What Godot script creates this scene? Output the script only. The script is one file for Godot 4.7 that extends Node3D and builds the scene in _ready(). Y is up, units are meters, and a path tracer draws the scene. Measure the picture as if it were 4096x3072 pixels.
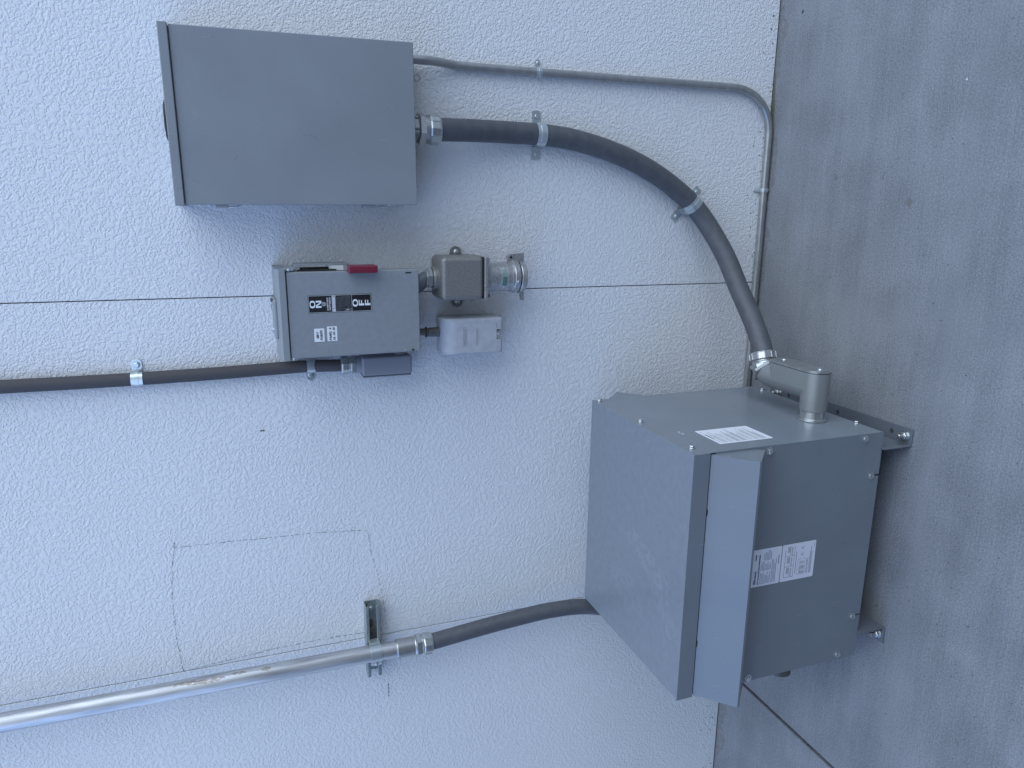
extends Node3D
# A white textured panel wall above a concrete slab, with an enclosure, a safety switch, a receptacle, an outlet box,
# conduits and a floor-standing transformer. X runs right along the wall, Y up, Z out of the wall.

var M := {}
var cur := Vector3.ZERO
var taken := {}
var rng := RandomNumberGenerator.new()


# ---------------------------------------------------------------- mesh builder
class MB:
	var v := PackedVector3Array()
	var n := PackedVector3Array()
	var u := PackedVector2Array()

	func tri(a: Vector3, b: Vector3, c: Vector3, na: Vector3, nb: Vector3, nc: Vector3, ua := Vector2.ZERO, ub := Vector2.ZERO, uc := Vector2.ZERO) -> void:
		if (b - a).cross(c - a).dot(na + nb + nc) > 0.0:
			v.append_array([a, c, b]); n.append_array([na, nc, nb]); u.append_array([ua, uc, ub])
		else:
			v.append_array([a, b, c]); n.append_array([na, nb, nc]); u.append_array([ua, ub, uc])

	func quad(a: Vector3, b: Vector3, c: Vector3, d: Vector3, nn: Vector3) -> void:
		tri(a, b, c, nn, nn, nn, Vector2(0, 1), Vector2(1, 1), Vector2(1, 0))
		tri(a, c, d, nn, nn, nn, Vector2(0, 1), Vector2(1, 0), Vector2(0, 0))

	# a box with rounded edges; uvs are given in metres on the face
	func box(lo: Vector3, hi: Vector3, r := 0.001, seg := 1) -> void:
		var c := (lo + hi) * 0.5
		var h := (hi - lo) * 0.5
		r = minf(r, minf(h.x, minf(h.y, h.z)) * 0.98)
		var inn := h - Vector3(r, r, r)
		var ts := []
		for i in seg + 1:
			ts.append(tan(PI / 4 * float(i) / seg))
		for k in 3:
			var i1 := (k + 1) % 3
			var i2 := (k + 2) % 3
			for s in [-1.0, 1.0]:
				var l1 := []
				var l2 := []
				for i in range(seg, -1, -1):
					l1.append(-inn[i1] - r * ts[i]); l2.append(-inn[i2] - r * ts[i])
				for i in range(seg + 1):
					l1.append(inn[i1] + r * ts[i]); l2.append(inn[i2] + r * ts[i])
				var P := []
				var N := []
				for a in l1:
					for b in l2:
						var q := Vector3.ZERO
						q[k] = s * h[k]; q[i1] = a; q[i2] = b
						var core := q.clamp(-inn, inn)
						var d := (q - core).normalized()
						P.append(c + core + d * r); N.append(d)
				var m := l2.size()
				for a in l1.size() - 1:
					for b in m - 1:
						var j := a * m + b
						var ua := Vector2(P[j][i1], P[j][i2])
						var ub := Vector2(P[j + 1][i1], P[j + 1][i2])
						var uc := Vector2(P[j + m + 1][i1], P[j + m + 1][i2])
						var ud := Vector2(P[j + m][i1], P[j + m][i2])
						tri(P[j], P[j + 1], P[j + m + 1], N[j], N[j + 1], N[j + m + 1], ua, ub, uc)
						tri(P[j], P[j + m + 1], P[j + m], N[j], N[j + m + 1], N[j + m], ua, uc, ud)

	static func frame(dir: Vector3) -> Basis:
		var y := dir.normalized()
		var x := (Vector3.UP if absf(y.y) < 0.9 else Vector3.BACK).cross(y).normalized()
		return Basis(x, y, x.cross(y))

	# prof: [radius, height along dir] pairs; faceted: flat sides (hexagons, ribs)
	func lathe(o: Vector3, dir: Vector3, prof: Array, seg := 24, faceted := false, phase := 0.0) -> void:
		var B := frame(dir)
		for i in prof.size() - 1:
			var r0: float = prof[i][0]
			var h0: float = prof[i][1]
			var r1: float = prof[i + 1][0]
			var h1: float = prof[i + 1][1]
			var t := Vector2(h1 - h0, r0 - r1)
			if t.length() < 1e-7:
				continue
			t = t.normalized()
			for k in seg:
				var a0 := TAU * k / seg + phase
				var a1 := TAU * (k + 1) / seg + phase
				var d0 := B.x * cos(a0) + B.z * sin(a0)
				var d1 := B.x * cos(a1) + B.z * sin(a1)
				var m0 := d0
				var m1 := d1
				if faceted:
					m0 = (d0 + d1).normalized(); m1 = m0
				var n0 := (m0 * t.x + B.y * t.y).normalized()
				var n1 := (m1 * t.x + B.y * t.y).normalized()
				var p00 := o + d0 * r0 + B.y * h0
				var p01 := o + d1 * r0 + B.y * h0
				var p10 := o + d0 * r1 + B.y * h1
				var p11 := o + d1 * r1 + B.y * h1
				var u0 := float(k) / seg
				var u1 := float(k + 1) / seg
				if r0 > 1e-6:
					tri(p00, p01, p11, n0, n1, n1, Vector2(u0, h0), Vector2(u1, h0), Vector2(u1, h1))
				if r1 > 1e-6:
					tri(p00, p11, p10, n0, n1, n0, Vector2(u0, h0), Vector2(u1, h1), Vector2(u0, h1))

	func tube(pts: Array, r: float, seg := 24, cap := true) -> void:
		var x := Vector3.ZERO
		var rings := []
		var along := 0.0
		for i in pts.size():
			var t: Vector3 = (pts[mini(i + 1, pts.size() - 1)] - pts[maxi(i - 1, 0)]).normalized()
			if i == 0:
				x = (Vector3.BACK if absf(t.z) < 0.9 else Vector3.UP).cross(t).normalized()
			else:
				x = (x - t * x.dot(t)).normalized()
				along += pts[i].distance_to(pts[i - 1])
			rings.append([pts[i], x, t.cross(x), along, t])
		for i in rings.size() - 1:
			var A: Array = rings[i]
			var C: Array = rings[i + 1]
			for k in seg:
				var a0 := TAU * k / seg
				var a1 := TAU * (k + 1) / seg
				var n00: Vector3 = A[1] * cos(a0) + A[2] * sin(a0)
				var n01: Vector3 = A[1] * cos(a1) + A[2] * sin(a1)
				var n10: Vector3 = C[1] * cos(a0) + C[2] * sin(a0)
				var n11: Vector3 = C[1] * cos(a1) + C[2] * sin(a1)
				var u0 := float(k) / seg
				var u1 := float(k + 1) / seg
				tri(A[0] + n00 * r, A[0] + n01 * r, C[0] + n11 * r, n00, n01, n11, Vector2(u0, A[3]), Vector2(u1, A[3]), Vector2(u1, C[3]))
				tri(A[0] + n00 * r, C[0] + n11 * r, C[0] + n10 * r, n00, n11, n10, Vector2(u0, A[3]), Vector2(u1, C[3]), Vector2(u0, C[3]))
		if cap:
			for e in [[rings[0], -1.0], [rings[-1], 1.0]]:
				var A: Array = e[0]
				for k in seg:
					var a0 := TAU * k / seg
					var a1 := TAU * (k + 1) / seg
					var nn: Vector3 = A[4] * e[1]
					tri(A[0], A[0] + (A[1] * cos(a0) + A[2] * sin(a0)) * r, A[0] + (A[1] * cos(a1) + A[2] * sin(a1)) * r, nn, nn, nn)

	# polygon in the plane (ux, uy) at o, extruded along ux x uy from d0 to d1; the caps get uvs 0..1 over its bounds
	func prism(poly: PackedVector2Array, o: Vector3, ux: Vector3, uy: Vector3, d0: float, d1: float, smooth := false) -> void:
		var w := ux.cross(uy).normalized()
		var idx := Geometry2D.triangulate_polygon(poly)
		var lo := poly[0]
		var hi := poly[0]
		for p in poly:
			lo = lo.min(p); hi = hi.max(p)
		var sz := hi - lo
		for e in [[d0, -1.0], [d1, 1.0]]:
			for i in range(0, idx.size(), 3):
				var q := []
				var t := []
				for j in 3:
					var p := poly[idx[i + j]]
					q.append(o + ux * p.x + uy * p.y + w * e[0])
					t.append(Vector2((p.x - lo.x) / sz.x, 1.0 - (p.y - lo.y) / sz.y))
				var nn: Vector3 = w * e[1]
				tri(q[0], q[1], q[2], nn, nn, nn, t[0], t[1], t[2])
		var cw := -1.0 if Geometry2D.is_polygon_clockwise(poly) else 1.0
		var m := poly.size()
		var nor := []
		for i in m:
			var d := poly[(i + 1) % m] - poly[i]
			nor.append(Vector2(d.y, -d.x).normalized() * cw)
		for i in m:
			var j := (i + 1) % m
			var a2: Vector2 = nor[i]
			var b2: Vector2 = nor[i]
			if smooth:
				if nor[(i + m - 1) % m].dot(nor[i]) > 0.6:
					a2 = (nor[(i + m - 1) % m] + nor[i]).normalized()
				if nor[j].dot(nor[i]) > 0.6:
					b2 = (nor[j] + nor[i]).normalized()
			var na := ux * a2.x + uy * a2.y
			var nb := ux * b2.x + uy * b2.y
			var pa := o + ux * poly[i].x + uy * poly[i].y
			var pb := o + ux * poly[j].x + uy * poly[j].y
			tri(pa + w * d0, pb + w * d0, pb + w * d1, na, nb, nb)
			tri(pa + w * d0, pb + w * d1, pa + w * d1, na, nb, na)

	# a bent band round an axis: side and up span its plane
	func band(c: Vector3, side: Vector3, up: Vector3, r: float, th: float, w: float, a0: float, a1: float, seg := 20) -> void:
		var ax := side.cross(up).normalized()
		for k in seg:
			var b0 := lerpf(a0, a1, float(k) / seg)
			var b1 := lerpf(a0, a1, float(k + 1) / seg)
			var d0 := side * cos(b0) + up * sin(b0)
			var d1 := side * cos(b1) + up * sin(b1)
			var e := ax * w * 0.5
			var ro := r + th
			tri(c + d0 * ro - e, c + d1 * ro - e, c + d1 * ro + e, d0, d1, d1)
			tri(c + d0 * ro - e, c + d1 * ro + e, c + d0 * ro + e, d0, d1, d0)
			tri(c + d0 * r - e, c + d1 * r - e, c + d1 * r + e, -d0, -d1, -d1)
			tri(c + d0 * r - e, c + d1 * r + e, c + d0 * r + e, -d0, -d1, -d0)
			for s in [-1.0, 1.0]:
				quad(c + d0 * r + e * s, c + d1 * r + e * s, c + d1 * ro + e * s, c + d0 * ro + e * s, ax * s)

	func mesh(off: Vector3) -> ArrayMesh:
		var q := PackedVector3Array()
		q.resize(v.size())
		for i in v.size():
			q[i] = v[i] - off
		var a := []
		a.resize(Mesh.ARRAY_MAX)
		a[Mesh.ARRAY_VERTEX] = q
		a[Mesh.ARRAY_NORMAL] = n
		a[Mesh.ARRAY_TEX_UV] = u
		var m := ArrayMesh.new()
		m.add_surface_from_arrays(Mesh.PRIMITIVE_TRIANGLES, a)
		return m


# ---------------------------------------------------------------- nodes
func numbered(called: String) -> String:
	var k: int = taken.get(called, 0)
	taken[called] = k + 1
	return called if k == 0 else "%s_%03d" % [called, k]


func thing(called: String, label: String, category: String, at: Vector3, group := "") -> Node3D:
	var o := Node3D.new()
	o.name = numbered(called)
	add_child(o)
	o.position = at
	cur = at
	o.set_meta("label", label)
	o.set_meta("category", category)
	if group:
		o.set_meta("group", group)
	return o


func obj(called: String, mb: MB, mat: Material, parent: Node3D) -> MeshInstance3D:
	var o := MeshInstance3D.new()
	o.name = called
	o.mesh = mb.mesh(cur)
	o.material_override = mat
	parent.add_child(o, true)
	return o


func structure(called: String, mb: MB, mat: Material) -> MeshInstance3D:
	cur = Vector3.ZERO
	var o := obj(called, mb, mat, self)
	o.set_meta("kind", "structure")
	return o


func lettering(called: String, s: String, at: Vector3, height: float, width: float, mat: Material, parent: Node3D, bold := true, slant := 0.0, serif := false, turn := 0.0, depth := 0.0005) -> MeshInstance3D:
	var f := SystemFont.new()
	f.font_names = PackedStringArray(["Droid Serif" if serif else "Droid Sans"])
	f.font_weight = 700 if bold else 400
	var t := TextMesh.new()
	t.text = s
	t.font = f
	t.font_size = 32
	t.pixel_size = 0.01
	t.depth = 0.01
	t.curve_step = 2.0
	var box := t.get_aabb()
	var o := MeshInstance3D.new()
	o.name = called
	o.mesh = t
	o.material_override = mat
	var sy := height / box.size.y
	var sx := width / box.size.x if width > 0 else sy
	var B := Basis(Vector3(sx, 0, 0), Vector3(slant * sy, sy, 0), Vector3(0, 0, depth / 0.01))
	B = Basis(Vector3.UP, turn) * B
	var mid := box.position + box.size * 0.5
	mid.z = box.position.z
	o.transform = Transform3D(B, at - cur - B * mid)
	parent.add_child(o, true)
	return o


# ---------------------------------------------------------------- shapes
func spline(p: Array, per := 8) -> Array:
	var out := []
	for i in p.size() - 1:
		var a: Vector3 = p[maxi(i - 1, 0)]
		var b: Vector3 = p[i]
		var c: Vector3 = p[i + 1]
		var d: Vector3 = p[mini(i + 2, p.size() - 1)]
		for k in per:
			out.append(b.cubic_interpolate(c, a, d, float(k) / per))
	out.append(p[-1])
	return out


func rounded(w: float, h: float, r: float, seg := 4) -> PackedVector2Array:
	var out := PackedVector2Array()
	for q in [[1, 1, 0.0], [-1, 1, 0.5], [-1, -1, 1.0], [1, -1, 1.5]]:
		for k in seg + 1:
			var a: float = PI * (q[2] + 0.5 * k / seg)
			out.append(Vector2(q[0] * (w / 2 - r) + cos(a) * r, q[1] * (h / 2 - r) + sin(a) * r))
	return out


func hex_bolt(o: Vector3, dir: Vector3, r: float, mat: Material, parent: Node3D, called := "bolt") -> MeshInstance3D:
	var m := MB.new()
	m.lathe(o, dir, [[0.0, 0.0], [r * 1.35, 0.0], [r * 1.35, r * 0.22], [r * 0.9, r * 0.28]], 20)
	m.lathe(o, dir, [[r, r * 0.25], [r, r * 0.85], [r * 0.82, r * 1.0], [0.0, r * 1.0]], 6, true, 0.3)
	return obj(called, m, mat, parent)


func dome_screw(o: Vector3, dir: Vector3, r: float, mat: Material, parent: Node3D, called := "screw") -> MeshInstance3D:
	var m := MB.new()
	m.lathe(o, dir, [[r, 0.0], [r, r * 0.15], [r * 0.85, r * 0.42], [r * 0.5, r * 0.62], [0.0, r * 0.68]], 18)
	return obj(called, m, mat, parent)


# gland along dir: hexagon, thread and ribbed compression ring, each a sub-part
func gland(o: Vector3, dir: Vector3, hex_r: float, hex_h: Array, thread_r: float, thread_h: Array, ring_r: float, ring_h: Array, ribs: int, parent: Node3D) -> MeshInstance3D:
	var m := MB.new()
	m.lathe(o, dir, [[0.0, thread_h[0]], [thread_r * 0.98, thread_h[0]]], 28)
	var k := 5
	for i in k:
		var h0: float = lerpf(thread_h[0], thread_h[1], float(i) / k)
		var h1: float = lerpf(thread_h[0], thread_h[1], float(i + 1) / k)
		m.lathe(o, dir, [[thread_r * 0.97, h0], [thread_r, h0 + (h1 - h0) * 0.35], [thread_r, h0 + (h1 - h0) * 0.65], [thread_r * 0.97, h1]], 28)
	var root := obj("connector", m, M.zinc, parent)
	m = MB.new()
	var hh: float = hex_h[1] - hex_h[0]
	m.lathe(o, dir, [[0.0, hex_h[0]], [hex_r * 0.88, hex_h[0]], [hex_r, hex_h[0] + hh * 0.16], [hex_r, hex_h[1] - hh * 0.16], [hex_r * 0.88, hex_h[1]], [0.0, hex_h[1]]], 6, true, 0.2)
	obj("hex_nut", m, M.zinc, root)
	m = MB.new()
	var rh: float = ring_h[1] - ring_h[0]
	m.lathe(o, dir, [[ring_r * 0.8, ring_h[0]], [ring_r * 0.96, ring_h[0]], [ring_r, ring_h[0] + rh * 0.1], [ring_r, ring_h[1] - rh * 0.22], [ring_r * 0.94, ring_h[1] - rh * 0.06], [ring_r * 0.86, ring_h[1]], [ring_r * 0.7, ring_h[1]]], ribs, true)
	var B := MB.frame(dir)
	for i in ribs:
		var a := TAU * i / ribs
		var d := B.x * cos(a) + B.z * sin(a)
		m.tube([o + d * (ring_r * 0.985) + B.y * (ring_h[0] + rh * 0.08), o + d * (ring_r * 0.985) + B.y * (ring_h[1] - rh * 0.2)], ring_r * 0.05, 6)
	obj("compression_ring", m, M.zinc, root)
	return root


# strap over a conduit at c; axis along the conduit, side across it, out from the wall; z0 is the wall or floor behind
func strap(called: String, label: String, c: Vector3, side: Vector3, r: float, w: float, feet: Array, reach: float, drop: float, screw_r: float, group: String, rib := true, zz := 0.0, hexed := true) -> Node3D:
	var out := Vector3.BACK
	var t := thing(called, label, "conduit strap", Vector3(c.x, c.y, zz), group)
	var ax := side.cross(out).normalized()
	var m := MB.new()
	m.band(c, side, out, r + 0.0002, 0.0018, w, -0.35, PI + 0.35, 28)
	if rib:
		m.band(c, side, out, r + 0.0016, 0.0018, w * 0.3, -0.1, PI + 0.1, 28)
	obj("band", m, M.zinc_bright, t)
	for s in feet:
		m = MB.new()
		var poly := PackedVector2Array()
		var L := reach
		for p in rounded(L, w * 0.9, minf(w, L) * (0.18 if feet.size() > 1 else 0.42), 5):
			poly.append(p)
		var o: Vector3 = c + side * s * (r + 0.002 + L * 0.5)
		o.z = zz
		m.prism(poly, o, side, ax * -1.0, -0.0042, -0.0022) if side.cross(ax * -1.0).z < 0 else m.prism(poly, o, side, ax * -1.0, 0.0022, 0.0042)
		# the leg of the strap between band and foot
		var q: Vector3 = c + side * s * (r + 0.0011)
		var lo := Vector3(q.x, q.y, zz + 0.0022)
		m.quad(lo - ax * w * 0.45, lo + ax * w * 0.45, q + ax * w * 0.45, q - ax * w * 0.45, side * s)
		m.quad(lo - ax * w * 0.45 + side * s * 0.0016, lo + ax * w * 0.45 + side * s * 0.0016, q + ax * w * 0.45 + side * s * 0.0016, q - ax * w * 0.45 + side * s * 0.0016, side * s)
		var foot := obj("foot", m, M.zinc_bright, t)
		var so: Vector3 = c + side * s * (r + 0.002 + L * drop)
		so.z = zz + 0.0042
		if hexed:
			hex_bolt(so, out, screw_r, M.zinc_bright, foot, "screw")
		else:
			dome_screw(so, out, screw_r, M.zinc_bright, foot)
	return t


# ---------------------------------------------------------------- materials
func lin(r: float, g: float, b: float) -> Color:
	return Color(r, g, b).linear_to_srgb()


func mat(called: String, c: Color, rough: float, metal := 0.0) -> StandardMaterial3D:
	var m := StandardMaterial3D.new()
	m.resource_name = called
	m.albedo_color = c
	m.roughness = rough
	m.metallic = metal
	M[called] = m
	return m


func noise(freq: float, seed_: int, oct := 3, warp := 0.0, kind := FastNoiseLite.TYPE_SIMPLEX_SMOOTH) -> FastNoiseLite:
	var f := FastNoiseLite.new()
	f.noise_type = kind
	f.seed = seed_
	f.frequency = freq
	f.fractal_octaves = oct
	if warp > 0:
		f.domain_warp_enabled = true
		f.domain_warp_amplitude = warp
		f.domain_warp_frequency = freq * 1.4
		f.domain_warp_fractal_octaves = 2
	return f


func bytes(f: FastNoiseLite, w: int, h: int, W := 0, H := 0) -> PackedByteArray:
	var im := f.get_seamless_image(w, h)
	im.convert(Image.FORMAT_L8)
	if W > 0:
		im.resize(W, H, Image.INTERPOLATE_CUBIC)
	return im.get_data()


func grey(w: int, h: int, data: PackedByteArray) -> ImageTexture:
	return ImageTexture.create_from_image(Image.create_from_data(w, h, false, Image.FORMAT_L8, data))


# stucco relief: thin overlapping skins of plaster with broken edges
func stucco_height() -> ImageTexture:
	var S := 1536
	var a := bytes(noise(0.04, 11, 3, 5.0), S, S)
	var b := bytes(noise(0.082, 27, 3), S, S)
	var la := PackedInt32Array()
	var lb := PackedInt32Array()
	for i in 256:
		la.append(int(smoothstep(0.51, 0.56, i / 255.0) * 200.0))
		var x := i / 255.0 * 4.0
		var fr := x - floorf(x)
		lb.append(int((floorf(x) + smoothstep(0.4, 0.6, fr)) / 4.0 * 230.0))
	var out := PackedByteArray()
	out.resize(S * S)
	var c := bytes(noise(0.02, 33, 3), 192, 192, S, S)
	for i in S * S:
		var d := (c[i] - 128) >> 2
		out[i] = maxi(la[clampi(a[i] + d, 0, 255)], lb[clampi(b[i] + (d >> 1), 0, 255)])
	return grey(S, S, out)


func small_grain(freq: float, seed_: int, lo: float, hi: float, tint := Vector3.ONE, oct := 4) -> ImageTexture:
	var a := bytes(noise(freq, seed_, oct), 256, 256)
	var im := Image.create(256, 256, false, Image.FORMAT_RGB8)
	for y in 256:
		for x in 256:
			var t := lerpf(lo, hi, a[y * 256 + x] / 255.0)
			im.set_pixel(x, y, Color(t * tint.x, t * tint.y, t * tint.z).linear_to_srgb())
	return ImageTexture.create_from_image(im)


# enamel on sheet steel: faint orange-peel grain, a few pale ticks and dust specks
func scuffed(seed_: int, c: Vector3, ticks: int) -> ImageTexture:
	var S := 1024
	var a := bytes(noise(0.012, seed_, 4), 256, 256, S, S)
	var b := bytes(noise(0.25, seed_ + 1, 2), S, S)
	var col := lin(c.x, c.y, c.z)
	var im := Image.create(S, S, false, Image.FORMAT_RGB8)
	for y in S:
		for x in S:
			var k := 1.0 + (a[y * S + x] - 128) * 0.00022 + (b[y * S + x] - 128) * 0.00016
			im.set_pixel(x, y, Color(col.r * k, col.g * k, col.b * k))
	for t in ticks:
		var p := Vector2(rng.randf() * S, rng.randf() * S)
		var d := Vector2.from_angle(rng.randf_range(1.1, 2.1) if rng.randf() < 0.7 else rng.randf() * TAU)
		var f := rng.randf_range(0.12, 0.5)
		var dark := rng.randf() < 0.3
		for k in (rng.randi_range(4, 26) if t % 3 else 2):
			p += d
			d = d.rotated(rng.randf_range(-0.1, 0.1))
			var q := Vector2i(posmod(int(p.x), S), posmod(int(p.y), S))
			im.set_pixelv(q, im.get_pixelv(q).lerp(Color(0.25, 0.27, 0.29) if dark else Color(0.74, 0.76, 0.78), f))
	return ImageTexture.create_from_image(im)


func tri_tex(m: StandardMaterial3D, t: Texture2D, size: float) -> void:
	m.albedo_color = Color.WHITE
	m.albedo_texture = t
	m.uv1_triplanar = true
	m.uv1_scale = Vector3.ONE / size


# broom-finished concrete, 2.6 m x 1.3 m: u along the wall, v out from it
func concrete_tex() -> Array:
	var W := 2048
	var H := 1024
	var streak := bytes(noise(0.3, 3, 3), 48, 1024, W, H)
	var streak2 := bytes(noise(0.03, 5, 3), 48, 512, W, H)
	var blot := bytes(noise(0.018, 8, 4, 14.0), 512, 256, W, H)
	var grain := bytes(noise(0.22, 9, 3), W, H)
	var pit := bytes(noise(0.06, 15, 2), W, H)
	var col := PackedByteArray()
	col.resize(W * H * 3)
	var hgt := PackedByteArray()
	hgt.resize(W * H)
	for i in W * H:
		var s := streak[i] - 128
		var g := grain[i] - 128
		var v := 131.0 + s * 0.055 + (streak2[i] - 128) * 0.035 + (blot[i] - 128) * 0.075 + g * 0.18
		v += rng.randf_range(-4.0, 4.0)
		if pit[i] > 214 and g > 20:
			v -= 34.0
		col[i * 3] = int(clampf(v - 2.0, 0, 255))
		col[i * 3 + 1] = int(clampf(v, 0, 255))
		col[i * 3 + 2] = int(clampf(v + 3.0, 0, 255))
		hgt[i] = clampi(128 + (s >> 1) + (g >> 1), 0, 255)
	var im := Image.create_from_data(W, H, false, Image.FORMAT_RGB8, col)
	# litter and stains lying on the slab: dark crumbs, a brown patch, a pale scrap, mud smears and moss by the wall
	var at := func(x: float, z: float) -> Vector2i: return Vector2i(int((x + 1.7) / 2.6 * W), int(z / 1.3 * H))
	for k in 240:
		var x := rng.randfn(-0.85, 0.5) if k % 3 else rng.randf_range(-1.6, 0.8)
		var z := rng.randf_range(0.66, 1.25) if k % 3 else rng.randf_range(0.02, 1.25)
		var p: Vector2i = at.call(clampf(x, -1.65, 0.85), z)
		var l := rng.randi_range(1, 4)
		for j in l:
			var q := p + Vector2i(j if k % 2 else j / 2, j / 2 if k % 2 else j)
			if q.x < W and q.y < H:
				im.set_pixelv(q, Color(0.16, 0.15, 0.14))
	for b in [[0.023, 0.556, 0.012, Color(0.36, 0.33, 0.29), 0.45], [0.092, 0.299, 0.008, Color(0.36, 0.34, 0.31), 0.5], [0.564, 0.097, 0.006, Color(0.13, 0.10, 0.08), 0.95], [-1.05, 1.06, 0.009, Color(0.36, 0.3, 0.24), 0.6], [-0.87, 1.08, 0.006, Color(0.36, 0.3, 0.24), 0.5], [0.297, 0.668, 0.0027, Color(0.9, 0.9, 0.88), 1.0]]:
		var c: Vector2i = at.call(b[0], b[1])
		var r := int(b[2] / 2.6 * W)
		for y in range(-r, r + 1):
			for x in range(-r, r + 1):
				var q := c + Vector2i(x, y)
				if x * x + y * y <= r * r and q.x >= 0 and q.y >= 0 and q.x < W and q.y < H and grain[q.y * W + q.x] > 90 + (x * x + y * y) * 60 / (r * r + 1):
					im.set_pixelv(q, im.get_pixelv(q).lerp(b[3], b[4]))
	for y in range(0, 62):
		for x in range(0, W):
			var X := x / float(W) * 2.6 - 1.7
			var i := y * W + x
			# dried silt washed against the wall, in ragged tongues
			var edge := 6.0 + (blot[i] - 100) * 0.32 + (streak2[(i * 7) % (W * H)] - 128) * 0.02
			if y < edge and grain[i] + pit[i] > 215:
				im.set_pixel(x, y, im.get_pixel(x, y).lerp(Color(0.40, 0.39, 0.37), 0.4))
			if absf(X - 0.31) < 0.10 and y < 9 - absf(X - 0.31) * 70 and grain[i] > 105:
				im.set_pixel(x, y, im.get_pixel(x, y).lerp(Color(0.34, 0.33, 0.16), 0.75))
	return [ImageTexture.create_from_image(im), grey(W, H, hgt)]


func paint_tex(w: int, h: int, c: Color, seed_: int) -> Image:
	var a := bytes(noise(0.02, seed_, 4), w, h)
	var b := bytes(noise(0.3, seed_ + 1, 2), w, h)
	var im := Image.create(w, h, false, Image.FORMAT_RGB8)
	for y in h:
		for x in w:
			var k := 1.0 + (a[y * w + x] - 128) * 0.00022 + (b[y * w + x] - 128) * 0.0001
			im.set_pixel(x, y, Color(c.r * k, c.g * k, c.b * k))
	return im


# drawn aluminium: fine scratches along the pipe, dull film in patches, a few brown smears of dried paste
func pipe_tex() -> ImageTexture:
	var W := 256
	var H := 1024
	var a := bytes(noise(0.2, 61, 2), 256, 64, W, H)
	var b := bytes(noise(0.02, 62, 4), 256, 256, W, H)
	var c := bytes(noise(0.09, 63, 4), W, H)
	var im := Image.create(W, H, false, Image.FORMAT_RGB8)
	var stains := [[0.42, 0.40, 0.05, 0.012], [0.4, 0.55, 0.045, 0.05], [0.43, 0.6, 0.035, 0.04], [0.44, 0.47, 0.03, 0.02]]
	for y in H:
		for x in W:
			var i := y * W + x
			var k := 0.5 + (a[i] - 128) * 0.0007 + (b[i] - 128) * 0.0011
			var col := Color(k, k, k * 1.01).linear_to_srgb()
			for q in stains:
				var d := Vector2((x / float(W) - q[0]) / q[2], (y / float(H) * 1.5 - q[1]) / q[3])
				if d.length() < 0.55 + (c[i] / 255.0) * 0.75 and c[i] > 92:
					col = col.lerp(Color(0.52, 0.47, 0.41), 0.55)
			im.set_pixel(x, y, col)
	return ImageTexture.create_from_image(im)


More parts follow.
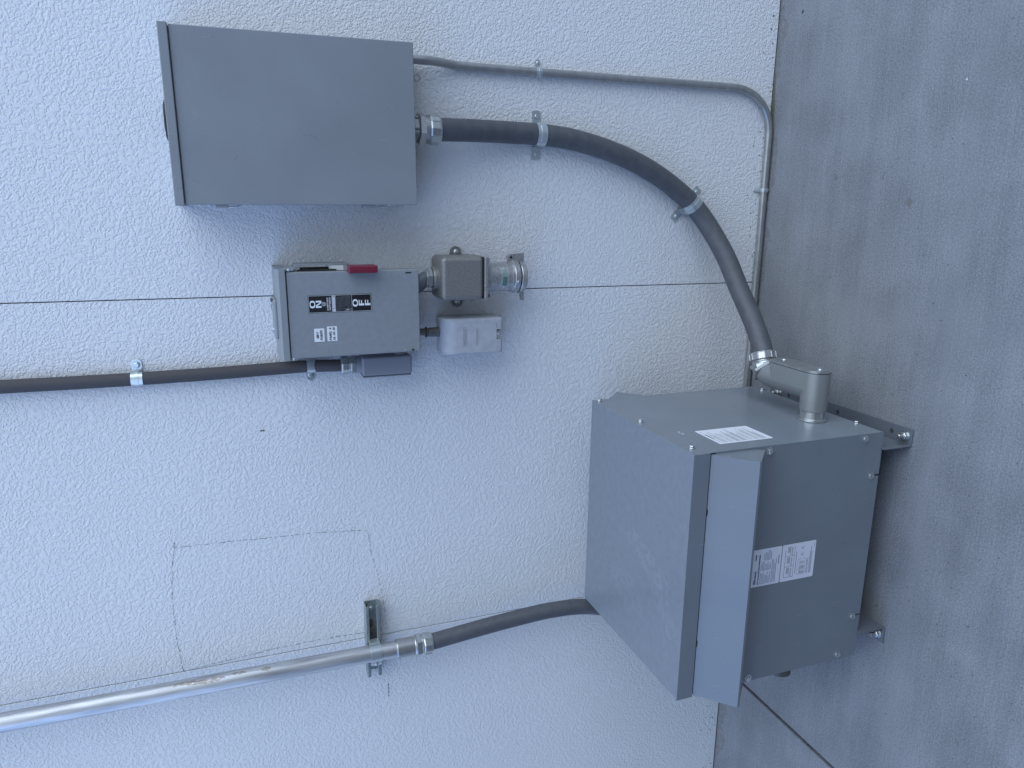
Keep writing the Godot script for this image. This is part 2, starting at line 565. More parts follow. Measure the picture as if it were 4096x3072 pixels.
func materials() -> void:
	var enamel := lin(0.235, 0.25, 0.25)
	mat("paint", enamel, 0.42)
	tri_tex(M.paint, scuffed(41, Vector3(0.24, 0.255, 0.265), 110), 0.8)
	mat("paint_switch", enamel, 0.45)
	tri_tex(M.paint_switch, small_grain(0.03, 42, 0.97, 1.03, Vector3(0.252, 0.266, 0.275)), 0.4)
	mat("paint_transformer", enamel, 0.27)
	tri_tex(M.paint_transformer, scuffed(43, Vector3(0.187, 0.21, 0.234), 160), 0.9)
	mat("bracket_paint", lin(0.125, 0.138, 0.158), 0.45)
	mat("bolt_steel", lin(0.62, 0.64, 0.64), 0.2, 0.95)
	mat("zinc", lin(0.56, 0.57, 0.56), 0.34, 0.9)
	tri_tex(M.zinc, small_grain(0.05, 44, 0.75, 1.2, Vector3(0.56, 0.57, 0.56)), 0.06)
	mat("zinc_bright", lin(0.6, 0.65, 0.66), 0.28, 0.75)
	mat("galvanized", lin(0.42, 0.43, 0.43), 0.34, 0.75)
	tri_tex(M.galvanized, small_grain(0.04, 45, 0.84, 1.12, Vector3(0.42, 0.425, 0.42)), 0.35)
	mat("strut_zinc", lin(0.3, 0.34, 0.32), 0.4, 0.7)
	tri_tex(M.strut_zinc, small_grain(0.04, 46, 0.7, 1.25, Vector3(0.36, 0.395, 0.38)), 0.08)
	mat("cast_aluminium", lin(0.34, 0.325, 0.3), 0.45, 0.4)
	tri_tex(M.cast_aluminium, small_grain(0.06, 47, 0.78, 1.2, Vector3(0.255, 0.243, 0.228)), 0.1)
	M.cast_aluminium.heightmap_enabled = true
	M.cast_aluminium.heightmap_texture = grey(256, 256, bytes(noise(0.12, 71, 3), 256, 256))
	M.cast_aluminium.heightmap_scale = 0.03
	mat("cast_grey", lin(0.33, 0.345, 0.34), 0.38, 0.55)
	M.cast_grey.heightmap_enabled = true
	M.cast_grey.heightmap_texture = M.cast_aluminium.heightmap_texture
	M.cast_grey.heightmap_scale = 0.05
	M.cast_grey.uv1_triplanar = true
	M.cast_grey.uv1_scale = Vector3.ONE / 0.08
	mat("turned_aluminium", lin(0.5, 0.5, 0.5), 0.3, 0.65)
	tri_tex(M.turned_aluminium, small_grain(0.04, 48, 0.62, 1.2, Vector3(0.5, 0.49, 0.48)), 0.09)
	mat("hose", lin(0.062, 0.062, 0.072), 0.5)
	tri_tex(M.hose, small_grain(0.03, 49, 0.8, 1.2, Vector3(0.085, 0.09, 0.1)), 0.25)
	mat("hose_weathered", lin(0.06, 0.055, 0.055), 0.72)
	tri_tex(M.hose_weathered, small_grain(0.16, 50, 0.6, 1.5, Vector3(0.066, 0.061, 0.063)), 0.08)
	mat("plastic_grey", lin(0.25, 0.255, 0.29), 0.45)
	mat("plastic_light", lin(0.36, 0.365, 0.385), 0.5)
	tri_tex(M.plastic_light, small_grain(0.03, 51, 0.9, 1.08, Vector3(0.43, 0.44, 0.465)), 0.2)
	mat("red_plastic", lin(0.17, 0.016, 0.036), 0.4)
	mat("red_dull", lin(0.1, 0.015, 0.012), 0.6)
	mat("black", lin(0.012, 0.012, 0.013), 0.55)
	mat("ink", lin(0.02, 0.02, 0.024), 0.8)
	mat("label_black", lin(0.012, 0.012, 0.013), 0.4)
	mat("label_white", lin(0.78, 0.79, 0.8), 0.45)
	mat("fine_print", lin(0.3, 0.3, 0.32), 0.5)
	mat("label_pale", lin(0.4, 0.36, 0.41), 0.45)
	mat("blue_ink", lin(0.03, 0.06, 0.2), 0.6)
	mat("rubber", lin(0.02, 0.02, 0.022), 0.6)
	mat("dirty_steel", lin(0.13, 0.125, 0.115), 0.55, 0.5)
	tri_tex(M.dirty_steel, small_grain(0.08, 52, 0.3, 1.6, Vector3(0.15, 0.145, 0.135)), 0.05)
	mat("nameplate", lin(0.46, 0.5, 0.48), 0.35, 0.5)
	mat("green_ink", lin(0.13, 0.22, 0.19), 0.4, 0.3)
	mat("backing", lin(0.05, 0.05, 0.05), 0.9)
	mat("render_coat", lin(0.12, 0.115, 0.11), 0.9)
	mat("grit", lin(0.06, 0.055, 0.045), 0.9)
	mat("soil", lin(0.2, 0.205, 0.21), 0.95)
	var st := mat("stucco", lin(0.735, 0.738, 0.742), 0.62)
	st.heightmap_enabled = true
	st.heightmap_texture = stucco_height()
	st.heightmap_scale = 0.235
	var cc := concrete_tex()
	var co := mat("concrete", Color.WHITE, 0.82)
	co.albedo_texture = cc[0]
	co.heightmap_enabled = true
	co.heightmap_texture = cc[1]
	co.heightmap_scale = 0.06


# ---------------------------------------------------------------- setting
func wall() -> void:
	var t := thing("panel_wall", "white textured panel wall with thin vertical joints, behind all the equipment", "wall", Vector3(-0.75, 0, 0))
	var m := MB.new()
	m.box(Vector3(-5.4, -0.02, -0.22), Vector3(3.9, 3.2, -0.0125), 0.002)
	obj("backing_wall", m, M.backing, t)
	var joints := [-5.394, -4.361, -3.328, -2.295, -1.262, -0.2291, 0.8039, 1.837, 2.87, 3.903]
	for i in joints.size() - 1:
		var x0: float = joints[i] + 0.0013
		var x1: float = joints[i + 1] - 0.0013
		m = MB.new()
		var z: float = [0.0, -0.0004, 0.0003][i % 3] * 1.0
		var lo := Vector3(x0, 0.005, -0.012)
		var hi := Vector3(x1, 3.2, z)
		m.box(lo, hi, 0.0012)
		for k in m.v.size():
			m.u[k] = Vector2(m.v[k].x + i * 0.37, -m.v[k].y + i * 0.21) / 1.0
		obj("panel", m, M.stucco, t)
	# splashed grit stuck to the foot of the wall
	m = MB.new()
	for k in 190:
		var gx := rng.randf_range(-0.5, 0.74) if k % 4 else rng.randf_range(-2.2, -1.62)
		var gy := 0.007 + absf(rng.randfn(0.0, 0.028))
		var gs := rng.randf_range(0.0006, 0.0017)
		m.box(Vector3(gx - gs, gy - gs * 0.8, 0.0002), Vector3(gx + gs, gy + gs * 0.8, 0.0002 + gs), gs * 0.3)
	var grit := obj("grit", m, M.grit, t)
	grit.set_meta("kind", "stuff")
	# dark marker outline drawn on the wall, and two stray strokes
	t = thing("marker_outline", "dashed black marker outline of a tall rectangle drawn on the white wall", "drawing", Vector3(-1.07, 1.55, 0))
	m = MB.new()
	var path := [Vector2(-0.8757, 1.8046), Vector2(-0.8898, 1.8077), Vector2(-0.8929, 1.6701), Vector2(-0.8989, 1.5259), Vector2(-0.9015, 1.4357), Vector2(-0.916, 1.2956), Vector2(-0.9914, 1.2866), Vector2(-1.0868, 1.2663), Vector2(-1.1563, 1.2566), Vector2(-1.2398, 1.2494)]
	var path2 := [Vector2(-1.2426, 1.3138), Vector2(-1.239, 1.4566), Vector2(-1.2425, 1.585), Vector2(-1.2511, 1.6963), Vector2(-1.2591, 1.8159), Vector2(-1.184, 1.8215), Vector2(-1.1059, 1.8246), Vector2(-1.0253, 1.8234), Vector2(-0.9427, 1.8162), Vector2(-0.8757, 1.8046)]
	for pp in [path, path2]:
		for i in pp.size() - 1:
			var a: Vector2 = pp[i]
			var b: Vector2 = pp[i + 1]
			var d := (b - a).normalized()
			var q := Vector2(-d.y, d.x)
			var s := 0.0
			var L := a.distance_to(b)
			while s < L:
				var len := rng.randf_range(0.003, 0.016)
				var w := rng.randf_range(0.0002, 0.0006)
				var jit := rng.randf_range(-0.0009, 0.0009)
				var e := minf(s + len, L)
				var p0 := a + d * s + q * jit
				var p1 := a + d * e + q * (jit + rng.randf_range(-0.0008, 0.0008))
				var z := 0.0011
				m.quad(Vector3(p0.x - q.x * w, p0.y - q.y * w, z), Vector3(p1.x - q.x * w, p1.y - q.y * w, z), Vector3(p1.x + q.x * w, p1.y + q.y * w, z), Vector3(p0.x + q.x * w, p0.y + q.y * w, z), Vector3.BACK)
				s = e + (rng.randf_range(0.003, 0.009) if rng.randf() < 0.6 else rng.randf_range(0.0008, 0.0025))
	obj("dashes", m, M.ink, t)
	t = thing("marker_stroke", "short horizontal black marker tick on the white wall below the strut rails", "drawing", Vector3(-1.4525, 1.249, 0))
	m = MB.new()
	var x := -1.4337
	while x > -1.4713:
		var len := rng.randf_range(0.006, 0.012)
		m.box(Vector3(x - len, 1.2482, 0.0003), Vector3(x, 1.2503, 0.0013), 0.0004)
		x -= len + rng.randf_range(0.001, 0.004)
	obj("stroke", m, M.ink, t)
	t = thing("marker_stroke", "small lone black marker blob on the blank white wall between the conduits", "drawing", Vector3(-0.588, 1.5646, 0))
	m = MB.new()
	m.box(Vector3(-0.5892, 1.5587, 0.0003), Vector3(-0.5868, 1.5706, 0.0015), 0.0006, 2)
	obj("stroke", m, M.ink, t)


func ground() -> void:
	var m := MB.new()
	m.quad(Vector3(-60, -0.06, 70), Vector3(60, -0.06, 70), Vector3(60, -0.06, -40), Vector3(-60, -0.06, -40), Vector3.UP)
	structure("ground", m, M.soil)
	for e in [[-5.4, -1.6600, 0.83], [-1.6480, 3.9, 0.0]]:
		m = MB.new()
		m.box(Vector3(e[0], -0.12, -0.011), Vector3(e[1], 0.0, 4.2), 0.004, 2)
		for k in m.v.size():
			m.u[k] = Vector2((m.v[k].x + 1.7 + e[2]) / 2.6, m.v[k].z / 1.3)
		structure("concrete_slab", m, M.concrete)
	m = MB.new()
	m.box(Vector3(-1.6598, -0.1, 0.0), Vector3(-1.6482, -0.014, 4.19), 0.001)
	structure("joint_filler", m, M.backing)


# a low plastered yard wall behind the camera: it keeps the low sky off the front of the transformer
func yard_wall() -> void:
	var t := thing("yard_wall", "low dark plastered yard wall standing opposite the transformer, outside the picture", "wall", Vector3(-2.2, 0, 2.4))
	var m := MB.new()
	m.box(Vector3(-5.2, -0.02, 2.65), Vector3(1.1, 1.8, 2.85), 0.01)
	obj("masonry", m, M.render_coat, t)
	m = MB.new()
	m.box(Vector3(-5.23, 1.8, 2.62), Vector3(1.13, 1.85, 2.88), 0.008)
	obj("coping", m, M.render_coat, t)


# ---------------------------------------------------------------- enclosure
func enclosure() -> void:
	var t := thing("electrical_enclosure", "large plain grey steel enclosure with a top drip cap, highest box on the wall", "enclosure", Vector3(0.19, 1.168, 0))
	t.rotation_degrees.z = 0.6
	var m := MB.new()
	m.box(Vector3(0.007, 1.168, 0.001), Vector3(0.375, 1.7, 0.146), 0.002)
	obj("body", m, M.paint, t)
	m = MB.new()
	m.box(Vector3(0.0035, 1.1675, 0.128), Vector3(0.378, 1.6978, 0.1505), 0.0022, 3)
	obj("front_cover", m, M.paint, t)
	m = MB.new()
	m.box(Vector3(0.001, 1.6995, 0.001), Vector3(0.3805, 1.7195, 0.157), 0.0022, 3)
	obj("top_cap", m, M.paint, t)
	for y in [1.6076, 1.2723]:
		m = MB.new()
		m.box(Vector3(-0.0035, y, 0.118), Vector3(0.006, y + 0.0283, 0.146), 0.0015)
		var l := obj("latch", m, M.paint, t)
		m = MB.new()
		m.tube(spline([Vector3(-0.0012, y + 0.004, 0.14), Vector3(-0.0012, y - 0.014, 0.14), Vector3(0.0015, y - 0.022, 0.139), Vector3(0.005, y - 0.03, 0.137)], 4), 0.0017, 8)
		obj("latch_wire", m, M.zinc_bright, l)
	for y in [1.6686, 1.6482, 1.5704, 1.558, 1.236, 1.228]:
		dome_screw(Vector3(0.0035, y, 0.138), Vector3.LEFT, 0.0035, M.zinc_bright, t)
	m = MB.new()
	m.lathe(Vector3(0.19, 1.7195, 0.06), Vector3.UP, [[0.046, 0.0], [0.046, 0.006], [0.04, 0.0085], [0.0, 0.0095]], 28)
	obj("closure_plate", m, M.rubber, t)
	for x in [0.2245, 0.16]:
		hex_bolt(Vector3(x, 1.7195, 0.06), Vector3.UP, 0.0065, M.zinc_bright, t)
		m = MB.new()
		m.lathe(Vector3(x, 1.7195, 0.06), Vector3.UP, [[0.003, 0.0], [0.003, 0.0125], [0.0, 0.0128]], 10)
		obj("bolt_end", m, M.zinc_bright, t)
	m = MB.new()
	m.prism(PackedVector2Array([Vector2(0.007, 0.033), Vector2(-0.012, 0.033), Vector2(-0.011, 0.006), Vector2(-0.006, 0.001)]), Vector3(0.317, 1.138, 0.045), Vector3.RIGHT, Vector3.UP, 0.0, 0.002)
	m.band(Vector3(0.3155, 1.1358, 0.046), Vector3.RIGHT, Vector3.UP, 0.0055, 0.0038, 0.003, 0.0, TAU, 24)
	obj("padlock_tab", m, M.zinc, t)


func enclosure_conduits() -> void:
	# thin steel conduit
	var t := thing("steel_conduit", "thin steel conduit bent at the floor, from the enclosure along the wall base", "conduit", Vector3(0.365, 0.0, 0.012))
	var m := MB.new()
	var zc := 0.0122
	m.tube(spline([Vector3(0.3612, 1.168, 0.034), Vector3(0.3618, 1.115, 0.033), Vector3(0.3615, 1.08, 0.028), Vector3(0.3597, 1.04, 0.017), Vector3(0.3585, 1.0, zc), Vector3(0.3582, 0.853, zc), Vector3(0.3582, 0.61, zc), Vector3(0.3592, 0.3, zc), Vector3(0.359, 0.165, zc), Vector3(0.3565, 0.128, zc), Vector3(0.3435, 0.0855, zc), Vector3(0.318, 0.0495, zc), Vector3(0.285, 0.0268, zc), Vector3(0.25, 0.0165, zc), Vector3(0.21, 0.0142, zc), Vector3(0.06, 0.0142, zc), Vector3(-0.2, 0.0142, zc), Vector3(-0.55, 0.0142, zc), Vector3(-1.0, 0.0142, zc)], 6), 0.0112, 20)
	obj("pipe", m, M.galvanized, t)
	m = MB.new()
	m.lathe(Vector3(0.3582, 0.838, zc), Vector3.UP, [[0.0, 0.0], [0.0115, 0.0], [0.0115, 0.012], [0.0, 0.012]], 20)
	obj("coupling", m, M.galvanized, t)
	strap("conduit_strap", "small one-hole strap on the thin conduit's upright run", Vector3(0.3582, 0.792, zc), Vector3.RIGHT, 0.0112, 0.0145, [1.0], 0.021, 0.58, 0.0048, "straps on the thin conduit", true, 0.0, false)
	strap("conduit_strap", "small one-hole strap on the thin conduit close to the floor", Vector3(0.0618, 0.0142, zc), Vector3.UP, 0.0112, 0.0125, [1.0], 0.018, 0.5, 0.0042, "straps on the thin conduit", true, 0.0, false)
	# big flexible conduit
	t = thing("flexible_conduit", "thick grey flexible conduit sweeping from the enclosure down to the transformer", "conduit", Vector3(0.191, 1.168, 0.07))
	m = MB.new()
	m.tube(spline([Vector3(0.1915, 1.105, 0.07), Vector3(0.1925, 1.075, 0.068), Vector3(0.1955, 0.985, 0.053), Vector3(0.1968, 0.885, 0.036), Vector3(0.1958, 0.79, 0.0305), Vector3(0.187, 0.697, 0.0305), Vector3(0.1655, 0.594, 0.0305), Vector3(0.133, 0.493, 0.0305), Vector3(0.0885, 0.398, 0.0305), Vector3(0.024, 0.3, 0.033), Vector3(-0.045, 0.243, 0.053), Vector3(-0.137, 0.204, 0.1), Vector3(-0.226, 0.186, 0.15), Vector3(-0.33, 0.172, 0.222), Vector3(-0.402, 0.174, 0.273), Vector3(-0.43, 0.178, 0.285)], 8), 0.0288, 32)
	obj("hose", m, M.hose, t)
	m = MB.new()
	m.lathe(Vector3(0.191, 1.169, 0.07), Vector3.DOWN, [[0.030, 0.0], [0.030, 0.03]], 8, true)
	for k in 4:
		var a := TAU * k / 4 + 0.35
		var d := Vector3(cos(a), 0, sin(a))
		m.tube([Vector3(0.191, 1.168, 0.07) + d * 0.0285, Vector3(0.191, 1.142, 0.07) + d * 0.0285], 0.0045, 8)
	obj("threaded_hub", m, M.galvanized, t)
	gland(Vector3(0.191, 1.168, 0.07), Vector3.DOWN, 0.041, [0.023, 0.043], 0.0342, [0.04, 0.058], 0.0368, [0.053, 0.083], 12, t)
	var gd := Vector3(0.885, -0.02, -0.36).normalized()
	var go := Vector3(-0.462, 0.1795, 0.3)
	gland(go, gd, 0.04, [0.018, 0.032], 0.034, [0.014, 0.05], 0.0385, [0.042, 0.066], 12, t)
	strap("conduit_strap", "two-hole strap on the thick flexible conduit's upright stretch under the enclosure", Vector3(0.1958, 0.793, 0.0305), Vector3.RIGHT, 0.0288, 0.0265, [1.0, -1.0], 0.034, 0.56, 0.0054, "straps on the thick flexible conduit")
	strap("conduit_strap", "two-hole strap set aslant on the thick flexible conduit's curve near the floor", Vector3(0.0172, 0.2935, 0.0345), Vector3(0.7335, -0.6797, 0), 0.0288, 0.0265, [1.0, -1.0], 0.034, 0.56, 0.0054, "straps on the thick flexible conduit")


# ---------------------------------------------------------------- safety switch
func safety_switch() -> void:
	var t := thing("safety_switch", "grey safety switch box with a red handle and a black ON OFF label", "switch", Vector3(-0.26, 1.165, 0))
	t.rotation_degrees.z = 0.35
	var m := MB.new()
	m.box(Vector3(-0.354, 1.167, 0.001), Vector3(-0.168, 1.495, 0.11), 0.002)
	obj("body", m, M.paint_switch, t)
	m = MB.new()
	m.box(Vector3(-0.366, 1.1655, 0.096), Vector3(-0.1548, 1.4885, 0.151), 0.0028, 3)
	var im := paint_tex(512, 768, lin(0.252, 0.266, 0.275), 60)
	# pale scuffs left by rubbing, slanting down the door
	for k in 15:
		var x := rng.randf_range(20, 460)
		var y := rng.randf_range(20, 500)
		var dx := rng.randf_range(-0.35, 0.35)
		var w := rng.randi_range(1, 4)
		var a := rng.randf_range(0.1, 0.3)
		for s in rng.randi_range(90, 330):
			dx += rng.randf_range(-0.03, 0.03)
			x += dx
			y += 1.0
			for j in w:
				var px := Vector2i(int(x) + j, int(y))
				if px.x >= 0 and px.x < 512 and px.y < 768 and rng.randf() < 0.75:
					im.set_pixelv(px, im.get_pixelv(px).lerp(Color(0.64, 0.66, 0.66), a))
	var dm: StandardMaterial3D = M.paint_switch.duplicate()
	dm.resource_name = "paint_switch_door"
	dm.uv1_triplanar = false
	dm.uv1_scale = Vector3.ONE
	dm.albedo_texture = ImageTexture.create_from_image(im)
	for k in m.v.size():
		m.u[k] = Vector2((m.v[k].x + 0.366) / 0.2112, (1.4885 - m.v[k].y) / 0.323)
	var door := obj("door", m, dm, t)
	m = MB.new()
	var hood := PackedVector2Array([Vector2(0.001, 1.4905), Vector2(0.154, 1.4905), Vector2(0.1555, 1.492), Vector2(0.1555, 1.506), Vector2(0.15, 1.5115), Vector2(0.13, 1.514), Vector2(0.001, 1.514)])
	m.prism(hood, Vector3(-0.37, 0, 0), Vector3.BACK, Vector3.UP, -0.2225, 0.0)
	obj("hood", m, M.paint_switch, t)
	for x in [-0.1495, -0.3665]:
		m = MB.new()
		m.box(Vector3(x - 0.0035, 1.47, 0.1), Vector3(x + 0.0035, 1.492, 0.149), 0.002)
		var tab := obj("hinge_tab", m, M.paint_switch, t)
		dome_screw(Vector3(x, 1.482, 0.149), Vector3.BACK, 0.0036, M.zinc_bright, tab)
	m = MB.new()
	m.box(Vector3(-0.318, 1.511, 0.045), Vector3(-0.2215, 1.522, 0.135), 0.006, 3)
	var hub := obj("hub_plate", m, M.paint_switch, t)
	for x in [-0.242, -0.3]:
		hex_bolt(Vector3(x, 1.5215, 0.1), Vector3.UP, 0.0052, M.zinc_bright, hub)
	m = MB.new()
	m.box(Vector3(-0.229, 1.5215, 0.09), Vector3(-0.222, 1.5265, 0.11), 0.001)
	obj("bolt_tail", m, M.dirty_steel, hub)
	# handle: side plate, dark slot, bent arm and red grip
	m = MB.new()
	m.box(Vector3(-0.1545, 1.335, 0.055), Vector3(-0.1505, 1.462, 0.135), 0.001)
	obj("slot_plate", m, M.black, t)
	m = MB.new()
	m.prism(PackedVector2Array([Vector2(1.335, 0.055), Vector2(1.41, 0.05), Vector2(1.467, 0.062), Vector2(1.467, 0.125), Vector2(1.455, 0.132), Vector2(1.37, 0.132), Vector2(1.335, 0.128)]), Vector3(-0.1408, 0, 0), Vector3.UP, Vector3.BACK, 0.0, 0.0022)
	m.box(Vector3(-0.1545, 1.4545, 0.062), Vector3(-0.139, 1.467, 0.132), 0.0015)
	var arm := obj("lever", m, M.paint_switch, t)
	hex_bolt(Vector3(-0.15, 1.4705, 0.13), Vector3.BACK, 0.004, M.zinc_bright, arm)
	m = MB.new()
	m.prism(PackedVector2Array([Vector2(1.385, 0.126), Vector2(1.352, 0.143), Vector2(1.34, 0.165), Vector2(1.336, 0.165), Vector2(1.347, 0.14), Vector2(1.38, 0.12)]), Vector3(-0.1535, 0, 0), Vector3.UP, Vector3.BACK, 0.0, 0.012)
	obj("lever_tip", m, M.galvanized, arm)
	m = MB.new()
	m.box(Vector3(-0.1585, 1.274, 0.135), Vector3(-0.1405, 1.3448, 0.182), 0.0035, 3)
	obj("grip", m, M.red_plastic, t)
	# door furniture
	m = MB.new()
	m.box(Vector3(-0.1647, 1.1845, 0.1495), Vector3(-0.161, 1.1995, 0.1514), 0.0005)
	obj("keeper_slot", m, M.black, door)
	m = MB.new()
	m.box(Vector3(-0.364, 1.1815, 0.1495), Vector3(-0.3588, 1.2035, 0.1514), 0.0005)
	obj("keeper_slot", m, M.black, door)
	m = MB.new()
	m.prism(rounded(0.005, 0.017, 0.002), Vector3(-0.3612, 1.197, 0.1505), Vector3.RIGHT, Vector3.UP, 0.0, 0.006)
	obj("latch_tab", m, M.zinc_bright, door)
	# ON OFF label
	var z := 0.1511
	m = MB.new()
	m.box(Vector3(-0.2558, 1.2872, z - 0.0004), Vector3(-0.2117, 1.442, z + 0.0004), 0.0003)
	var lab := obj("switch_label", m, M.label_black, door)
	z += 0.0005
	m = MB.new()
	for r in [[-0.2546, 1.2884, -0.2129, 1.289], [-0.2546, 1.4402, -0.2129, 1.4408], [-0.2546, 1.2884, -0.254, 1.4408], [-0.2135, 1.2884, -0.2129, 1.4408], [-0.254, 1.3362, -0.2135, 1.3367]]:
		m.box(Vector3(r[0], r[1], z - 0.0002), Vector3(r[2], r[3], z + 0.0002), 0.0001)
	obj("printed_lines", m, M.label_white, lab)
	m = MB.new()
	# fine print, too small to read
	for row in 12:
		var yy := 1.3725 - row * 0.0029
		var xx := -0.2525
		while xx < -0.217:
			var l := rng.randf_range(0.001, 0.0045)
			if not (row > 5 and xx < -0.246):
				m.box(Vector3(xx, yy, z - 0.0002), Vector3(minf(xx + l, -0.2155), yy + 0.00055, z + 0.0001), 0.0001)
			xx += l + 0.0009
	obj("fine_print", m, M.fine_print, lab)
	m = MB.new()
	for r in [[-0.2525, 1.3385, -0.247, 1.3388], [-0.2525, 1.354, -0.247, 1.3543], [-0.2525, 1.3385, -0.2522, 1.3543], [-0.2473, 1.3385, -0.247, 1.3543]]:
		m.box(Vector3(r[0], r[1], z - 0.0002), Vector3(r[2], r[3], z + 0.0001), 0.0001)
	m.prism(PackedVector2Array([Vector2(-0.2508, 1.353), Vector2(-0.2484, 1.346), Vector2(-0.2494, 1.3462), Vector2(-0.2484, 1.340), Vector2(-0.2512, 1.3476), Vector2(-0.25, 1.3474)]), Vector3(0, 0, z), Vector3.RIGHT, Vector3.UP, 0.0, 0.0002)
	obj("shock_symbol", m, M.label_white, lab)
	m = MB.new()
	m.box(Vector3(-0.2543, 1.3756, z - 0.0002), Vector3(-0.2132, 1.3852, z + 0.0002), 0.0001)
	obj("danger_band", m, M.label_pale, lab)
	var cx := -0.2338
	lettering("letter", "O", Vector3(cx, 1.4315, z), 0.0135, 0.0185, M.label_white, lab)
	lettering("letter", "N", Vector3(cx, 1.4168, z), 0.0135, 0.0175, M.label_white, lab)
	lettering("letter", "O", Vector3(cx, 1.328, z), 0.0135, 0.0185, M.label_white, lab)
	lettering("letter", "F", Vector3(cx, 1.3128, z), 0.0135, 0.014, M.label_white, lab)
	lettering("letter", "F", Vector3(cx, 1.2973, z), 0.0135, 0.014, M.label_white, lab)
	m = MB.new()
	m.band(Vector3(cx, 1.4043, z), Vector3.RIGHT, Vector3.UP, 0.0045, 0.0006, 0.0003, 0.0, TAU, 28)
	obj("emblem_ring", m, M.label_white, lab)
	lettering("emblem", "GE", Vector3(cx, 1.4043, z), 0.005, 0.0066, M.label_white, lab, true, 0.25, true)
	lettering("line", "GE HEAVY DUTY", Vector3(cx, 1.3953, z), 0.0036, 0.0315, M.label_white, lab)
	lettering("line", "SAFETY SWITCH", Vector3(cx, 1.3897, z), 0.0036, 0.0315, M.label_white, lab)
	lettering("line", "DANGER", Vector3(cx + 0.003, 1.3804, z + 0.0002), 0.0058, 0.026, M.label_white, lab)
	m = MB.new()
	m.prism(PackedVector2Array([Vector2(-0.2525, 1.3776), Vector2(-0.2462, 1.3776), Vector2(-0.2493, 1.3833)]), Vector3(0, 0, z), Vector3.RIGHT, Vector3.UP, 0.0002, 0.0004)
	obj("warning_triangle", m, M.label_white, lab)
	# two paper stickers
	for e in [[-0.3102, 1.4189, 0.033, 0.0245, "480 V", "PUMPS", 0.0165, 0.0245], [-0.3082, 1.3878, 0.0368, 0.0243, "PANEL  A", "26, 28, 30", 0.032, 0.032]]:
		m = MB.new()
		m.prism(rounded(e[2], e[3], 0.0006, 2), Vector3(e[0], e[1], 0.151), Vector3.RIGHT, Vector3.UP, -0.0002, 0.0004)
		var s := obj("sticker", m, M.label_white, door)
		lettering("line", e[4], Vector3(e[0], e[1] + 0.0045, 0.1514), 0.0058, e[6], M.ink, s, true, 0.22)
		lettering("line", e[5], Vector3(e[0], e[1] - 0.0048, 0.1514), 0.0058, e[7], M.ink, s, true, 0.22)


